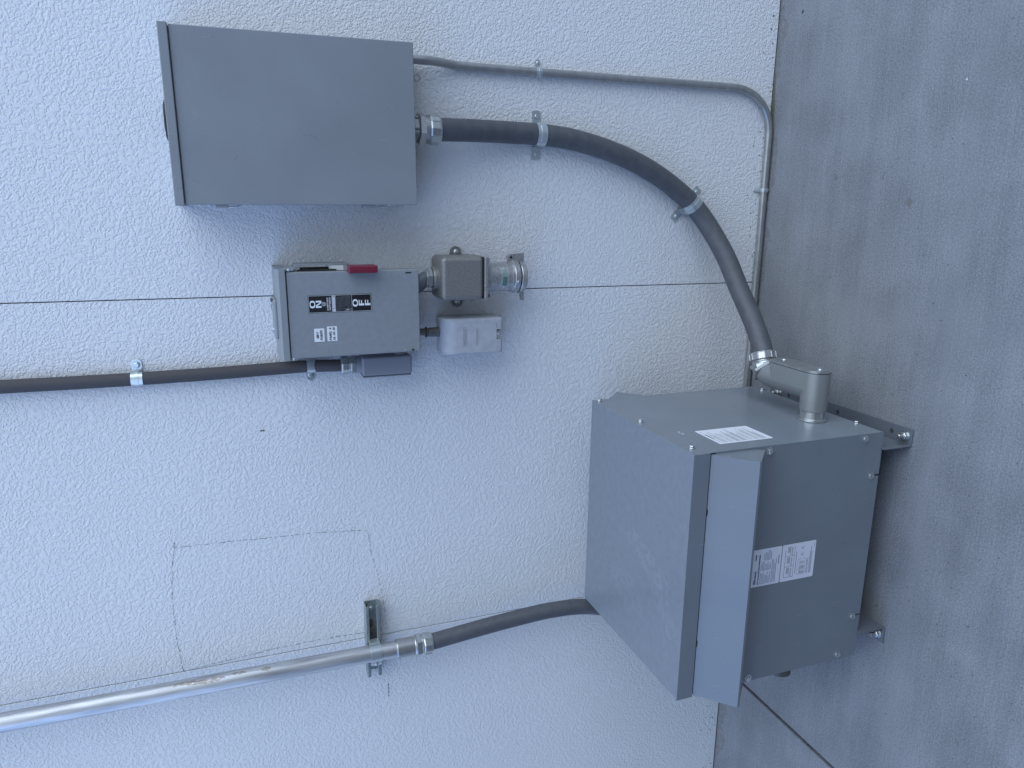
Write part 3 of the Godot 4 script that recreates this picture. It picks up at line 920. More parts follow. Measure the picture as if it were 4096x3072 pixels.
# ---------------------------------------------------------------- receptacle
func receptacle() -> void:
	var t := thing("pin_receptacle", "cast metal power receptacle with a hinged cap, hanging under the safety switch", "receptacle", Vector3(-0.184, 1.03, 0))
	var m := MB.new()
	m.box(Vector3(-0.241, 0.9835, 0.012), Vector3(-0.1265, 1.1, 0.128), 0.013, 4)
	m.box(Vector3(-0.236, 0.9835, 0.0012), Vector3(-0.131, 1.09, 0.03), 0.004, 2)
	var back := obj("back_box", m, M.cast_aluminium, t)
	m = MB.new()
	m.lathe(Vector3(-0.184, 1.09, 0.076), Vector3.UP, [[0.036, 0.0], [0.031, 0.006], [0.0305, 0.02], [0.0285, 0.0235], [0.0, 0.0235]], 28)
	obj("threaded_hub", m, M.cast_aluminium, back)
	for e in [[-0.1201, 1.028, 1.0], [-0.2586, 1.0244, -1.0]]:
		m = MB.new()
		var poly := PackedVector2Array()
		for k in 9:
			var a := PI * k / 8.0 - PI / 2
			poly.append(Vector2(cos(a) * 0.0148 * e[2], sin(a) * 0.0148))
		poly.append(Vector2(-0.016 * e[2], 0.019))
		poly.append(Vector2(-0.016 * e[2], -0.019))
		m.prism(poly, Vector3(e[0], e[1], 0.0012), Vector3.RIGHT, Vector3.UP, 0.0, 0.0105)
		var lug := obj("mounting_lug", m, M.cast_aluminium, back)
		dome_screw(Vector3(e[0] - 0.0005 * e[2], e[1], 0.0117), Vector3.BACK, 0.0078, M.zinc_bright, lug)
	m = MB.new()
	m.box(Vector3(-0.2385, 0.982, 0.009), Vector3(-0.1285, 0.9845, 0.1272), 0.0008)
	obj("gasket", m, M.rubber, t)
	m = MB.new()
	m.box(Vector3(-0.2402, 0.9715, 0.007), Vector3(-0.1268, 0.9825, 0.1295), 0.0025, 2)
	var fl := obj("flange", m, M.turned_aluminium, t)
	hex_bolt(Vector3(-0.1375, 0.9715, 0.117), Vector3.DOWN, 0.0062, M.zinc, fl)
	m = MB.new()
	m.lathe(Vector3(-0.231, 0.9715, 0.117), Vector3.DOWN, [[0.0055, 0.0], [0.0055, 0.0055], [0.004, 0.0065], [0.0, 0.0065]], 8)
	obj("red_plug", m, M.red_dull, fl)
	m = MB.new()
	var sc := Vector3(-0.185, 0.9715, 0.072)
	m.lathe(sc, Vector3.DOWN, [[0.049, 0.0], [0.045, 0.005], [0.0415, 0.012], [0.0405, 0.02], [0.0405, 0.076], [0.0425, 0.0785]], 40)
	var sl := obj("sleeve", m, M.turned_aluminium, t)
	m = MB.new()
	m.band(sc + Vector3(0, -0.053, 0), Vector3.RIGHT, Vector3.BACK, 0.0406, 0.0008, 0.0205, 0.86, 2.28, 16)
	var np := obj("nameplate", m, M.nameplate, sl)
	m = MB.new()
	m.band(sc + Vector3(0, -0.053, 0), Vector3.RIGHT, Vector3.BACK, 0.0413, 0.0003, 0.013, 1.5, 2.15, 12)
	for k in 4:
		m.band(sc + Vector3(0, -0.0475 - k * 0.0036, 0), Vector3.RIGHT, Vector3.BACK, 0.0413, 0.0003, 0.0011, 1.02, 1.45, 8)
	obj("nameplate_print", m, M.green_ink, np)
	for a in [0.92, 2.22]:
		dome_screw(sc + Vector3(cos(a) * 0.0413, -0.053, sin(a) * 0.0413), Vector3(cos(a), 0, sin(a)), 0.0032, M.zinc, np)
	m = MB.new()
	m.lathe(sc, Vector3.DOWN, [[0.0405, 0.0755], [0.0425, 0.077], [0.0435, 0.083], [0.0452, 0.085], [0.0452, 0.097], [0.044, 0.099], [0.036, 0.099]], 40)
	var ring := obj("retaining_ring", m, M.turned_aluminium, t)
	dome_screw(sc + Vector3(-0.012, -0.0905, 0.0436), Vector3(-0.27, 0, 0.96).normalized(), 0.0045, M.zinc, ring)
	m = MB.new()
	m.lathe(sc, Vector3.DOWN, [[0.0, 0.0985], [0.0415, 0.0985], [0.0415, 0.1035], [0.0, 0.1035]], 36)
	obj("cap_gasket", m, M.rubber, t)
	# hinged cap, slightly aslant, with a thumb tab
	m = MB.new()
	var cd := Vector3(-0.03, -1.0, 0.0).normalized()
	m.lathe(sc, cd, [[0.0, 0.103], [0.043, 0.103], [0.0438, 0.105], [0.0438, 0.1155], [0.0425, 0.118], [0.0, 0.1185]], 40)
	var lid := obj("cap", m, M.turned_aluminium, t)
	m = MB.new()
	m.prism(PackedVector2Array([Vector2(-0.222, 0.868), Vector2(-0.2275, 0.8655), Vector2(-0.236, 0.858), Vector2(-0.252, 0.8555), Vector2(-0.252, 0.853), Vector2(-0.22, 0.8525)]), Vector3(0, 0, 0.06), Vector3.RIGHT, Vector3.UP, 0.0, 0.024)
	obj("thumb_tab", m, M.turned_aluminium, lid)
	m = MB.new()
	m.prism(PackedVector2Array([Vector2(-0.1445, 0.8955), Vector2(-0.138, 0.8985), Vector2(-0.1285, 0.8985), Vector2(-0.124, 0.893), Vector2(-0.1215, 0.8535), Vector2(-0.146, 0.8535), Vector2(-0.146, 0.874)]), Vector3(0, 0, 0.062), Vector3.RIGHT, Vector3.UP, 0.0, 0.02)
	var hinge := obj("hinge", m, M.turned_aluminium, lid)
	m = MB.new()
	m.lathe(Vector3(-0.1325, 0.891, 0.082), Vector3.BACK, [[0.0, 0.0], [0.0038, 0.0], [0.0038, 0.0008], [0.0, 0.0008]], 14)
	obj("hinge_pin", m, M.black, hinge)
	# elbow to the switch
	t = thing("conduit_elbow", "short grey elbow and locknut joining the switch to the receptacle", "fitting", Vector3(-0.188, 1.13, 0.076))
	m = MB.new()
	m.tube(spline([Vector3(-0.2085, 1.168, 0.086), Vector3(-0.206, 1.157, 0.084), Vector3(-0.197, 1.145, 0.079), Vector3(-0.187, 1.134, 0.076), Vector3(-0.184, 1.113, 0.076)], 6), 0.0185, 24)
	var el := obj("elbow", m, M.bracket_paint, t)
	m = MB.new()
	m.lathe(Vector3(-0.1845, 1.1135, 0.076), Vector3.UP, [[0.0, 0.0], [0.0255, 0.0], [0.028, 0.003], [0.028, 0.0115], [0.0255, 0.0145], [0.0, 0.0145]], 6, true, 0.25)
	obj("locknut", m, M.turned_aluminium, el)
	m = MB.new()
	m.lathe(Vector3(-0.1855, 1.127, 0.076), Vector3.UP, [[0.0205, 0.0], [0.0225, 0.001], [0.0225, 0.003], [0.019, 0.004]], 24)
	obj("collar", m, M.zinc_bright, el)


# ---------------------------------------------------------------- outlet box with weather cover
func outlet_cover() -> void:
	var t := thing("outlet_cover", "pale grey plastic weatherproof outlet cover beside the cast receptacle", "outlet cover", Vector3(-0.345, 1.0, 0))
	var m := MB.new()
	m.box(Vector3(-0.394, 0.926, 0.001), Vector3(-0.2965, 1.0835, 0.032), 0.006, 3)
	obj("back_box", m, M.cast_aluminium, t)
	# bubble cover: side profile swept across, with softened flanks
	m = MB.new()
	var prof := PackedVector2Array()
	prof.append(Vector2(0.03, 0.9195))
	for k in 6:
		var a := -PI / 2 + PI / 2 * k / 5.0
		prof.append(Vector2(0.092 + cos(a) * 0.008, 0.9275 + sin(a) * 0.008))
	for k in 11:
		var a := PI / 2 * k / 10.0
		prof.append(Vector2(0.062 + cos(a) * 0.038, 1.05 + sin(a) * 0.039))
	prof.append(Vector2(0.03, 1.0895))
	# notch at the bottom edge: three slabs side by side, then rounded flank strips
	var xs := [-0.388, -0.3555, -0.327, -0.3]
	for k in 3:
		var pr := prof.duplicate()
		if k == 1:
			pr = PackedVector2Array()
			pr.append(Vector2(0.03, 0.938)); pr.append(Vector2(0.1, 0.938))
			for q in range(7, prof.size()):
				pr.append(prof[q])
		m.prism(pr, Vector3(xs[k], 0, 0), Vector3.BACK, Vector3.UP, -(xs[k + 1] - xs[k]), 0.0, true)
	# flanks: the same profile shrunk in steps toward the sides
	for s in [-1.0, 1.0]:
		var x0: float = -0.388 if s < 0 else -0.3
		var prev := prof
		var px: float = x0
		for st in [[0.0008, 0.0022], [0.0024, 0.0042], [0.0052, 0.0058], [0.009, 0.0064]]:
			var nx: float = x0 + s * float(st[1])
			var nxt := PackedVector2Array()
			for q in prof:
				nxt.append(Vector2(maxf(0.03, q.x - st[0]), clampf(q.y, 0.9195 + st[0], 1.0895 - st[0])))
			for i in prof.size() - 1:
				var a := Vector3(px, prev[i].y, prev[i].x)
				var b := Vector3(px, prev[i + 1].y, prev[i + 1].x)
				var c := Vector3(nx, nxt[i + 1].y, nxt[i + 1].x)
				var d := Vector3(nx, nxt[i].y, nxt[i].x)
				var nn := (b - a).cross(d - a).normalized()
				if nn.x * s < 0:
					nn = -nn
				if nn.length() > 0.5:
					m.quad(a, b, c, d, nn)
			prev = nxt
			px = nx
		var idx := Geometry2D.triangulate_polygon(prev)
		for i in range(0, idx.size(), 3):
			var q := []
			for j in 3:
				q.append(Vector3(px, prev[idx[i + j]].y, prev[idx[i + j]].x))
			m.tri(q[0], q[1], q[2], Vector3(s, 0, 0), Vector3(s, 0, 0), Vector3(s, 0, 0))
	var cover := obj("cover", m, M.plastic_light, t)
	m = MB.new()
	m.box(Vector3(-0.36, 0.922, 0.055), Vector3(-0.323, 0.941, 0.09), 0.001)
	var hasp := obj("hasp", m, M.plastic_light, t)
	m = MB.new()
	m.lathe(Vector3(-0.341, 0.9305, 0.09), Vector3.BACK, [[0.0, 0.0], [0.0042, 0.0], [0.0042, 0.0006], [0.0, 0.0006]], 16)
	obj("padlock_hole", m, M.label_white, hasp)
	m = MB.new()
	m.box(Vector3(-0.33, 0.925, 0.088), Vector3(-0.327, 0.936, 0.0915), 0.0004)
	obj("hasp_gap", m, M.black, hasp)
	m = MB.new()
	var z := 0.1
	for r in [[-0.3715, 1.023, -0.3175, 1.0238], [-0.3715, 1.0353, -0.3175, 1.0361], [-0.3715, 1.023, -0.3707, 1.0361], [-0.3183, 1.023, -0.3175, 1.0361]]:
		m.box(Vector3(r[0], r[1], z - 0.0003), Vector3(r[2], r[3], z + 0.0007), 0.0003)
	obj("raised_frame", m, M.plastic_light, cover)
	lettering("raised_lettering", "INTERMATIC", Vector3(-0.3445, 1.0296, z - 0.0002), 0.0082, 0.0475, M.plastic_light, cover, true, 0.0, true, 0.0, 0.0014)
	lettering("raised_lettering", "Extra-Duty", Vector3(-0.345, 0.9945, z - 0.0002), 0.0092, 0.046, M.plastic_light, cover, true, 0.0, false, 0.0, 0.0014)
	lettering("raised_lettering", "OPEN", Vector3(-0.3145, 0.9388, z - 0.0002), 0.0045, 0.0125, M.plastic_light, cover, true, 0.0, false, 0.0, 0.0012)
	t = thing("conduit_nipple", "short dirty conduit stub and coupling between the switch and the outlet cover", "fitting", Vector3(-0.334, 1.083, 0.05))
	m = MB.new()
	m.tube(spline([Vector3(-0.331, 1.168, 0.052), Vector3(-0.3315, 1.15, 0.052), Vector3(-0.334, 1.125, 0.05), Vector3(-0.3345, 1.085, 0.05)], 5), 0.0098, 18)
	var np := obj("pipe", m, M.dirty_steel, t)
	m = MB.new()
	m.lathe(Vector3(-0.3345, 1.08, 0.05), Vector3.UP, [[0.0125, 0.0], [0.0138, 0.0], [0.0138, 0.014], [0.0128, 0.016], [0.0128, 0.036], [0.0115, 0.04]], 20)
	obj("coupling", m, M.dirty_steel, np)
	m = MB.new()
	for k in 16:
		m.lathe(Vector3(-0.334, 1.1235, 0.05), Vector3.UP, [[0.0, 0.0], [0.0148 if k % 2 else 0.0135, 0.0], [0.0148 if k % 2 else 0.0135, 0.0025], [0.0, 0.0025]], 16, true, k * 0.2)
	obj("serrated_locknut", m, M.dirty_steel, np)


# ---------------------------------------------------------------- conduit at the left of the switch
func left_conduit() -> void:
	var t := thing("junction_fitting", "purplish grey plastic conduit body fixed to the left side of the switch", "fitting", Vector3(-0.415, 1.17, 0.05))
	var m := MB.new()
	m.box(Vector3(-0.4415, 1.1715, 0.018), Vector3(-0.39, 1.305, 0.078), 0.0065, 4)
	var body := obj("body", m, M.plastic_grey, t)
	m = MB.new()
	m.lathe(Vector3(-0.413, 1.296, 0.046), Vector3.UP, [[0.027, 0.0], [0.0235, 0.01], [0.0225, 0.024], [0.0, 0.024]], 24)
	obj("neck", m, M.plastic_grey, body)
	m = MB.new()
	m.lathe(Vector3(-0.4, 1.2, 0.046), Vector3.RIGHT, [[0.022, 0.0], [0.0185, 0.012], [0.0175, 0.048], [0.0, 0.048]], 24)
	obj("side_hub", m, M.plastic_grey, body)
	m = MB.new()
	m.box(Vector3(-0.4456, 1.1735, 0.021), Vector3(-0.4424, 1.3032, 0.0755), 0.0014)
	obj("cover_plate", m, M.plastic_grey, t)
	m = MB.new()
	m.box(Vector3(-0.4426, 1.1745, 0.022), Vector3(-0.4412, 1.3022, 0.0742), 0.0003)
	obj("cover_gasket", m, M.rubber, t)
	t = thing("flexible_conduit", "slim dark weathered flexible conduit rising out of frame beside the switch", "conduit", Vector3(-0.413, 1.32, 0.046))
	m = MB.new()
	m.tube(spline([Vector3(-0.413, 1.345, 0.046), Vector3(-0.4132, 1.37, 0.043), Vector3(-0.4145, 1.43, 0.026), Vector3(-0.4165, 1.5, 0.0185), Vector3(-0.4205, 1.653, 0.0165), Vector3(-0.4225, 1.85, 0.0165), Vector3(-0.4225, 2.0, 0.0165), Vector3(-0.4215, 2.15, 0.0165), Vector3(-0.42, 2.7, 0.0165)], 8), 0.0163, 24)
	obj("hose", m, M.hose_weathered, t)
	gland(Vector3(-0.413, 1.318, 0.046), Vector3.UP, 0.0262, [0.001, 0.014], 0.0218, [0.0, 0.026], 0.0242, [0.02, 0.04], 10, t)
	strap("conduit_strap", "one-hole strap high on the slim dark conduit, its foot to the right", Vector3(-0.4225, 1.8485, 0.0165), Vector3.RIGHT, 0.0155, 0.0265, [1.0], 0.03, 0.52, 0.0068, "straps on the slim dark conduit")
	strap("conduit_strap", "one-hole strap low on the slim dark conduit by the switch, its foot to the left", Vector3(-0.4146, 1.4325, 0.0262), Vector3.RIGHT, 0.0155, 0.0215, [-1.0], 0.026, 0.42, 0.0058, "straps on the slim dark conduit")


# ---------------------------------------------------------------- rigid pipe at the far left
func rigid_pipe() -> void:
	var zc := 0.0665
	var t := thing("rigid_conduit", "bright aluminium pipe rising out of frame, clamped to a strut rail", "conduit", Vector3(-1.275, 1.18, zc))
	var m := MB.new()
	m.tube([Vector3(-1.2755, 1.2, zc), Vector3(-1.2715, 1.75, zc), Vector3(-1.2676, 2.23, zc), Vector3(-1.2645, 2.7, zc)], 0.0243, 36)
	obj("pipe", m, M.aluminium_pipe, t)
	m = MB.new()
	m.lathe(Vector3(-1.2752, 1.1815, zc), Vector3.UP, [[0.02, 0.0], [0.0268, 0.0], [0.0278, 0.0015], [0.0278, 0.0505], [0.0268, 0.054], [0.024, 0.056]], 32)
	obj("coupling", m, M.galvanized, t)
	t = thing("flexible_conduit", "grey flexible conduit from the aluminium pipe down behind the transformer", "conduit", Vector3(-1.275, 1.12, zc))
	m = MB.new()
	m.tube(spline([Vector3(-1.2745, 1.145, zc), Vector3(-1.2725, 1.11, zc), Vector3(-1.261, 1.016, 0.069), Vector3(-1.2465, 0.884, 0.0735), Vector3(-1.236, 0.747, 0.079), Vector3(-1.24, 0.63, 0.088), Vector3(-1.253, 0.53, 0.12), Vector3(-1.258, 0.44, 0.19), Vector3(-1.235, 0.37, 0.27), Vector3(-1.178, 0.345, 0.3)], 8), 0.0243, 28)
	obj("hose", m, M.hose, t)
	gland(Vector3(-1.2752, 1.1815, zc), Vector3.DOWN, 0.0345, [0.003, 0.022], 0.0285, [0.0, 0.034], 0.0312, [0.028, 0.056], 10, t)
	# strut rail: back web with two in-turned walls
	t = thing("strut_channel", "short galvanized strut channel fixed to the wall behind the aluminium pipe", "strut channel", Vector3(-1.255, 1.296, 0))
	m = MB.new()
	var x0 := -1.3705
	var x1 := -1.139
	var yc := 1.2955
	m.box(Vector3(x0, yc - 0.0205, 0.001), Vector3(x1, yc + 0.0205, 0.0036), 0.0008)
	for s in [-1.0, 1.0]:
		m.box(Vector3(x0, yc + s * 0.0192 - 0.0013, 0.001), Vector3(x1, yc + s * 0.0192 + 0.0013, 0.041), 0.001)
		m.box(Vector3(x0, yc + s * 0.0155 - 0.0045, 0.0385), Vector3(x1, yc + s * 0.0155 + 0.0045, 0.0412), 0.0012, 2)
		m.box(Vector3(x0, yc + s * 0.012 - 0.0012, 0.032), Vector3(x1, yc + s * 0.012 + 0.0012, 0.0408), 0.001)
	obj("channel", m, M.strut_zinc, t)
	for x in [-1.162, -1.345]:
		m = MB.new()
		m.lathe(Vector3(x, yc, 0.0036), Vector3.BACK, [[0.0, 0.0], [0.0125, 0.0], [0.0125, 0.0018], [0.0, 0.0018]], 22)
		var w := obj("washer", m, M.zinc, t)
		hex_bolt(Vector3(x, yc, 0.0054), Vector3.BACK, 0.0058, M.zinc_bright, w)
	for x in [-1.214, -1.3]:
		m = MB.new()
		m.prism(rounded(0.026, 0.0125, 0.006, 5), Vector3(x, yc, 0.0037), Vector3.RIGHT, Vector3.UP, 0.0, 0.0004)
		obj("slot", m, M.dirty_steel, t)
	t = thing("pipe_clamp", "steel clamp gripping the aluminium pipe on the strut channel", "pipe clamp", Vector3(-1.275, 1.296, 0.05))
	m = MB.new()
	var c := Vector3(-1.2752, yc, zc)
	m.band(c, Vector3.RIGHT, Vector3.BACK, 0.0244, 0.002, 0.031, -0.35, PI - 0.35, 26)
	m.box(Vector3(-1.2535, yc - 0.0155, 0.036), Vector3(-1.2465, yc + 0.0155, 0.06), 0.001)
	var bd := obj("band", m, M.zinc_bright, t)
	m = MB.new()
	m.prism(rounded(0.014, 0.031, 0.005, 5), Vector3(-1.3055, yc, 0.075), Vector3(0.9, 0, 0.43).normalized(), Vector3.UP, 0.0, 0.002)
	var ear := obj("ear", m, M.zinc_bright, bd)
	var pn := Vector3(-0.43, 0, 0.9).normalized()
	dome_screw(Vector3(-1.3055, yc, 0.075) + pn * 0.002, pn, 0.0055, M.zinc, ear)
	m = MB.new()
	m.prism(rounded(0.014, 0.031, 0.005, 5), Vector3(-1.309, yc, 0.0655), Vector3(0.9, 0, 0.43).normalized(), Vector3.UP, 0.0, 0.002)
	m.box(Vector3(-1.304, yc - 0.015, 0.036), Vector3(-1.297, yc + 0.015, 0.066), 0.001)
	obj("ear", m, M.strut_zinc, bd)


# ---------------------------------------------------------------- transformer
func print_lines(im: Image, x0: int, y0: int, x1: int, y1: int, rows: int, h: int, c: Color, ragged := 0.3) -> void:
	for r in rows:
		var y := y0 + int((y1 - y0) * float(r) / rows)
		var x := x0
		var stop := x1 - int((x1 - x0) * ragged * rng.randf())
		while x < stop:
			var w := rng.randi_range(2, 8)
			im.fill_rect(Rect2i(x, y, mini(w, stop - x), h), c)
			x += w + 2


func transformer() -> void:
	var X0 := -1.18
	var X1 := -0.5434
	var Y0 := 0.086
	var Y1 := 0.6524
	var Z0 := 0.132
	var Z1 := 0.65
	var t := thing("transformer", "large grey steel transformer cabinet standing on the concrete floor", "transformer", Vector3(-0.86, 0, 0.39))
	var P: Material = M.paint_transformer
	var m := MB.new()
	m.box(Vector3(X0 + 0.004, Y0 + 0.004, Z0 + 0.004), Vector3(X1 - 0.004, Y1 - 0.006, Z1 - 0.006), 0.002)
	obj("core_case", m, M.bracket_paint, t)
	# side sheets and front sheet
	m = MB.new()
	m.box(Vector3(X1 - 0.003, Y0, Z0), Vector3(X1, Y1 - 0.0005, Z1 - 0.0025), 0.0012, 2)
	var right := obj("side_panel", m, P, t)
	m = MB.new()
	m.box(Vector3(X0, Y0, Z0), Vector3(X0 + 0.003, Y1 - 0.003, Z1 - 0.0025), 0.0012, 2)
	obj("side_panel", m, P, t)
	m = MB.new()
	# front sheet with two open screw slots at its lower edge
	var fp := PackedVector2Array([Vector2(X0, Y0), Vector2(-1.0595, Y0), Vector2(-1.0595, Y0 + 0.026), Vector2(-1.0545, Y0 + 0.026), Vector2(-1.0545, Y0), Vector2(-0.6605, Y0), Vector2(-0.6605, Y0 + 0.026), Vector2(-0.6555, Y0 + 0.026), Vector2(-0.6555, Y0), Vector2(X1 + 0.0005, Y0), Vector2(X1 + 0.0005, 0.59), Vector2(X0, 0.59)])
	m.prism(fp, Vector3(0, 0, 0), Vector3.RIGHT, Vector3.UP, Z1 - 0.0022, Z1)
	var front := obj("front_panel", m, P, t)
	# top cover with turned-down lip
	m = MB.new()
	m.box(Vector3(X0 - 0.001, Y1 - 0.0022, Z0 - 0.001), Vector3(X1 - 0.0002, Y1, Z1 + 0.0025), 0.001, 2)
	for k in m.v.size():
		m.u[k] = Vector2((m.v[k].x - X0) / (X1 - X0), (m.v[k].z - Z0) / (Z1 - Z0))
	var tm: StandardMaterial3D = P.duplicate()
	tm.resource_name = "paint_transformer_top"
	tm.uv1_triplanar = false
	tm.uv1_scale = Vector3.ONE
	tm.albedo_color = Color.WHITE
	tm.albedo_texture = ImageTexture.create_from_image(top_print())
	var top := obj("top_cover", m, tm, t)
	m = MB.new()
	m.box(Vector3(X0 - 0.004, 0.607, Z1 - 0.001), Vector3(X1 + 0.0005, Y1 - 0.0003, Z1 + 0.0025), 0.0012, 2)
	obj("lip", m, P, top)
	# louvre gap and weather shields, front and rear
	m = MB.new()
	m.box(Vector3(X0 + 0.003, 0.578, Z1 - 0.006), Vector3(X1 - 0.003, 0.6065, Z1 - 0.0028), 0.0005)
	obj("vent_opening", m, M.black, t)
	for e in [[Z1, 1.0], [Z0, -1.0]]:
		var zf: float = e[0]
		var s: float = e[1]
		m = MB.new()
		var xa := X0 + 0.0005
		var xb := X1 - 0.0045
		var A := Vector2(0.6045, zf + s * 0.0005)
		var Bp := Vector2(0.529, zf + s * 0.0785)
		var th := 0.0016
		var dd := (Bp - A).normalized()
		var nn := Vector2(dd.y, -dd.x) * (s if s > 0 else -1.0)
		if nn.x < 0:
			nn = -nn
		var poly := PackedVector2Array([A, Bp, Bp - nn * th + Vector2(-0.006, -s * 0.0005), Bp - nn * th - dd * 0.002, A - nn * th])
		m.prism(poly, Vector3(xb, 0, 0), Vector3.UP, Vector3.BACK, -(xb - xa), 0.0)
		var sh := obj("weather_shield", m, P, t)
		for xx in [xa, xb - 0.0014]:
			m = MB.new()
			m.prism(PackedVector2Array([A - nn * th, Bp - nn * th, Bp + Vector2(-0.004, -s * 0.001), Vector2(0.462, zf + s * 0.011), Vector2(0.478, zf + s * 0.0004)]), Vector3(xx, 0, 0), Vector3.UP, Vector3.BACK, 0.0, 0.0014)
			obj("shield_cheek", m, P, sh)
		for x in [-0.69, -1.035]:
			m = MB.new()
			m.box(Vector3(x - 0.0075, 0.6035, zf + s * 0.0015 - 0.001), Vector3(x + 0.0075, 0.6068, zf + s * 0.0015 + 0.001), 0.0002)
			obj("drain_slot", m, M.black, sh)
	# bolts
	for b in [[-0.556, 0.44], [-0.5555, 0.146], [-0.658, 0.1125], [-1.057, 0.1125], [-1.165, 0.148], [-1.17, 0.438]]:
		hex_bolt(Vector3(b[0], b[1], Z1), Vector3.BACK, 0.0072, M.bolt_steel, front)
	for b in [[0.636, 0.148], [0.631, 0.375], [0.628, 0.606], [0.094, 0.187], [0.094, 0.566]]:
		hex_bolt(Vector3(X1, b[0], b[1]), Vector3.RIGHT, 0.0068, M.bolt_steel, right)
	# front nameplates
	for e in [[0.372, 0.516, 0], [0.2655, 0.3695, 1]]:
		m = MB.new()
		m.prism(rounded(0.1005, e[1] - e[0], 0.003), Vector3(-0.862, (e[0] + e[1]) / 2, Z1), Vector3.RIGHT, Vector3.UP, -0.0003, 0.0005)
		var lm := StandardMaterial3D.new()
		lm.resource_name = "nameplate_print"
		lm.roughness = 0.42
		lm.albedo_texture = ImageTexture.create_from_image(name_print(e[2]))
		var pl := obj("nameplate", m, lm, front)
		if e[2] == 0:
			lettering("line", "Acme Electric", Vector3(-0.8865, 0.4475, Z1 + 0.0005), 0.0058, 0.036, M.blue_ink, pl)
			lettering("line", "DRY TYPE DISTRIBUTION TRANSFORMER", Vector3(-0.866, 0.4375, Z1 + 0.0005), 0.0034, 0.08, M.blue_ink, pl)
			lettering("line", "MADE IN MEXICO", Vector3(-0.846, 0.3795, Z1 + 0.0005), 0.0024, 0.024, M.blue_ink, pl, false)
	# warning sheet and barcode on the right side
	m = MB.new()
	m.prism(rounded(0.108, 0.155, 0.003), Vector3(X1, 0.4678, 0.5478), Vector3.FORWARD, Vector3.UP, -0.0003, 0.0006)
	var wl := StandardMaterial3D.new()
	wl.resource_name = "warning_print"
	wl.roughness = 0.4
	var im := Image.create(432, 620, false, Image.FORMAT_RGB8)
	im.fill(Color(0.88, 0.89, 0.9))
	im.fill_rect(Rect2i(30, 30, 130, 5), Color(0.3, 0.31, 0.34))
	im.fill_rect(Rect2i(150, 26, 150, 13), Color(0.1, 0.1, 0.12))
	im.fill_rect(Rect2i(310, 30, 90, 5), Color(0.3, 0.31, 0.34))
	for k in 7:
		print_lines(im, 28, 62 + k * 74, 404, 62 + k * 74 + 58, rng.randi_range(3, 5), 6, Color(0.28, 0.29, 0.33), 0.45)
	wl.albedo_texture = ImageTexture.create_from_image(im)
	obj("warning_sheet", m, wl, right)
	m = MB.new()
	m.prism(rounded(0.021, 0.0065, 0.002), Vector3(X1, 0.5855, 0.4955), Vector3.FORWARD, Vector3.UP, -0.0002, 0.0004)
	var tag := obj("code_tag", m, M.label_white, right)
	m = MB.new()
	for k in 9:
		m.box(Vector3(X1 + 0.0004, 0.5835, 0.488 + k * 0.0017), Vector3(X1 + 0.0007, 0.5878, 0.4887 + k * 0.0017 + (k % 3) * 0.0002), 0.0001)
	obj("bars", m, M.ink, tag)
	# angle brackets bolted to the floor
	for e in [[-0.5865, 1.0], [-1.109, -1.0]]:
		var xw: float = e[0]
		var s: float = e[1]
		m = MB.new()
		var fx := xw + s * 0.0455
		m.box(Vector3(minf(xw, fx), 0.0006, 0.118), Vector3(maxf(xw, fx), 0.0042, 0.664), 0.001)
		m.box(Vector3(xw - 0.0018, 0.001, 0.118), Vector3(xw + 0.0018, Y0 + 0.004, 0.662), 0.001)
		var br := obj("floor_bracket", m, M.bracket_paint, t)
		var xb := xw + s * 0.0245
		for z in [0.645, 0.16]:
			m = MB.new()
			m.lathe(Vector3(xb, 0.0042, z), Vector3.UP, [[0.0, 0.0], [0.013, 0.0], [0.013, 0.0022], [0.0, 0.0022]], 22)
			m.lathe(Vector3(xb, 0.0064, z), Vector3.UP, [[0.0104, 0.0], [0.0104, 0.0095], [0.009, 0.011], [0.0, 0.011]], 6, true, 0.4)
			m.lathe(Vector3(xb, 0.017, z), Vector3.UP, [[0.0058, 0.0], [0.0058, 0.0135], [0.0045, 0.0155], [0.0, 0.0155]], 14)
			obj("anchor_bolt", m, M.zinc, br)
		for z in [0.205, 0.409, 0.6]:
			m = MB.new()
			m.lathe(Vector3(xw + s * 0.0245, 0.0042, z), Vector3.UP, [[0.0, 0.0003], [0.0052, 0.0003], [0.0058, 0.0008], [0.0064, 0.0]], 18)
			obj("hole", m, M.backing, br)
	# bushing on the far side
	m = MB.new()
	m.lathe(Vector3(X0, 0.295, 0.6), Vector3.LEFT, [[0.036, 0.0], [0.036, 0.007], [0.031, 0.009], [0.031, 0.034], [0.027, 0.036], [0.0, 0.036]], 26)
	obj("bushing", m, M.dirty_steel, t)
	conduit_elbow_body()


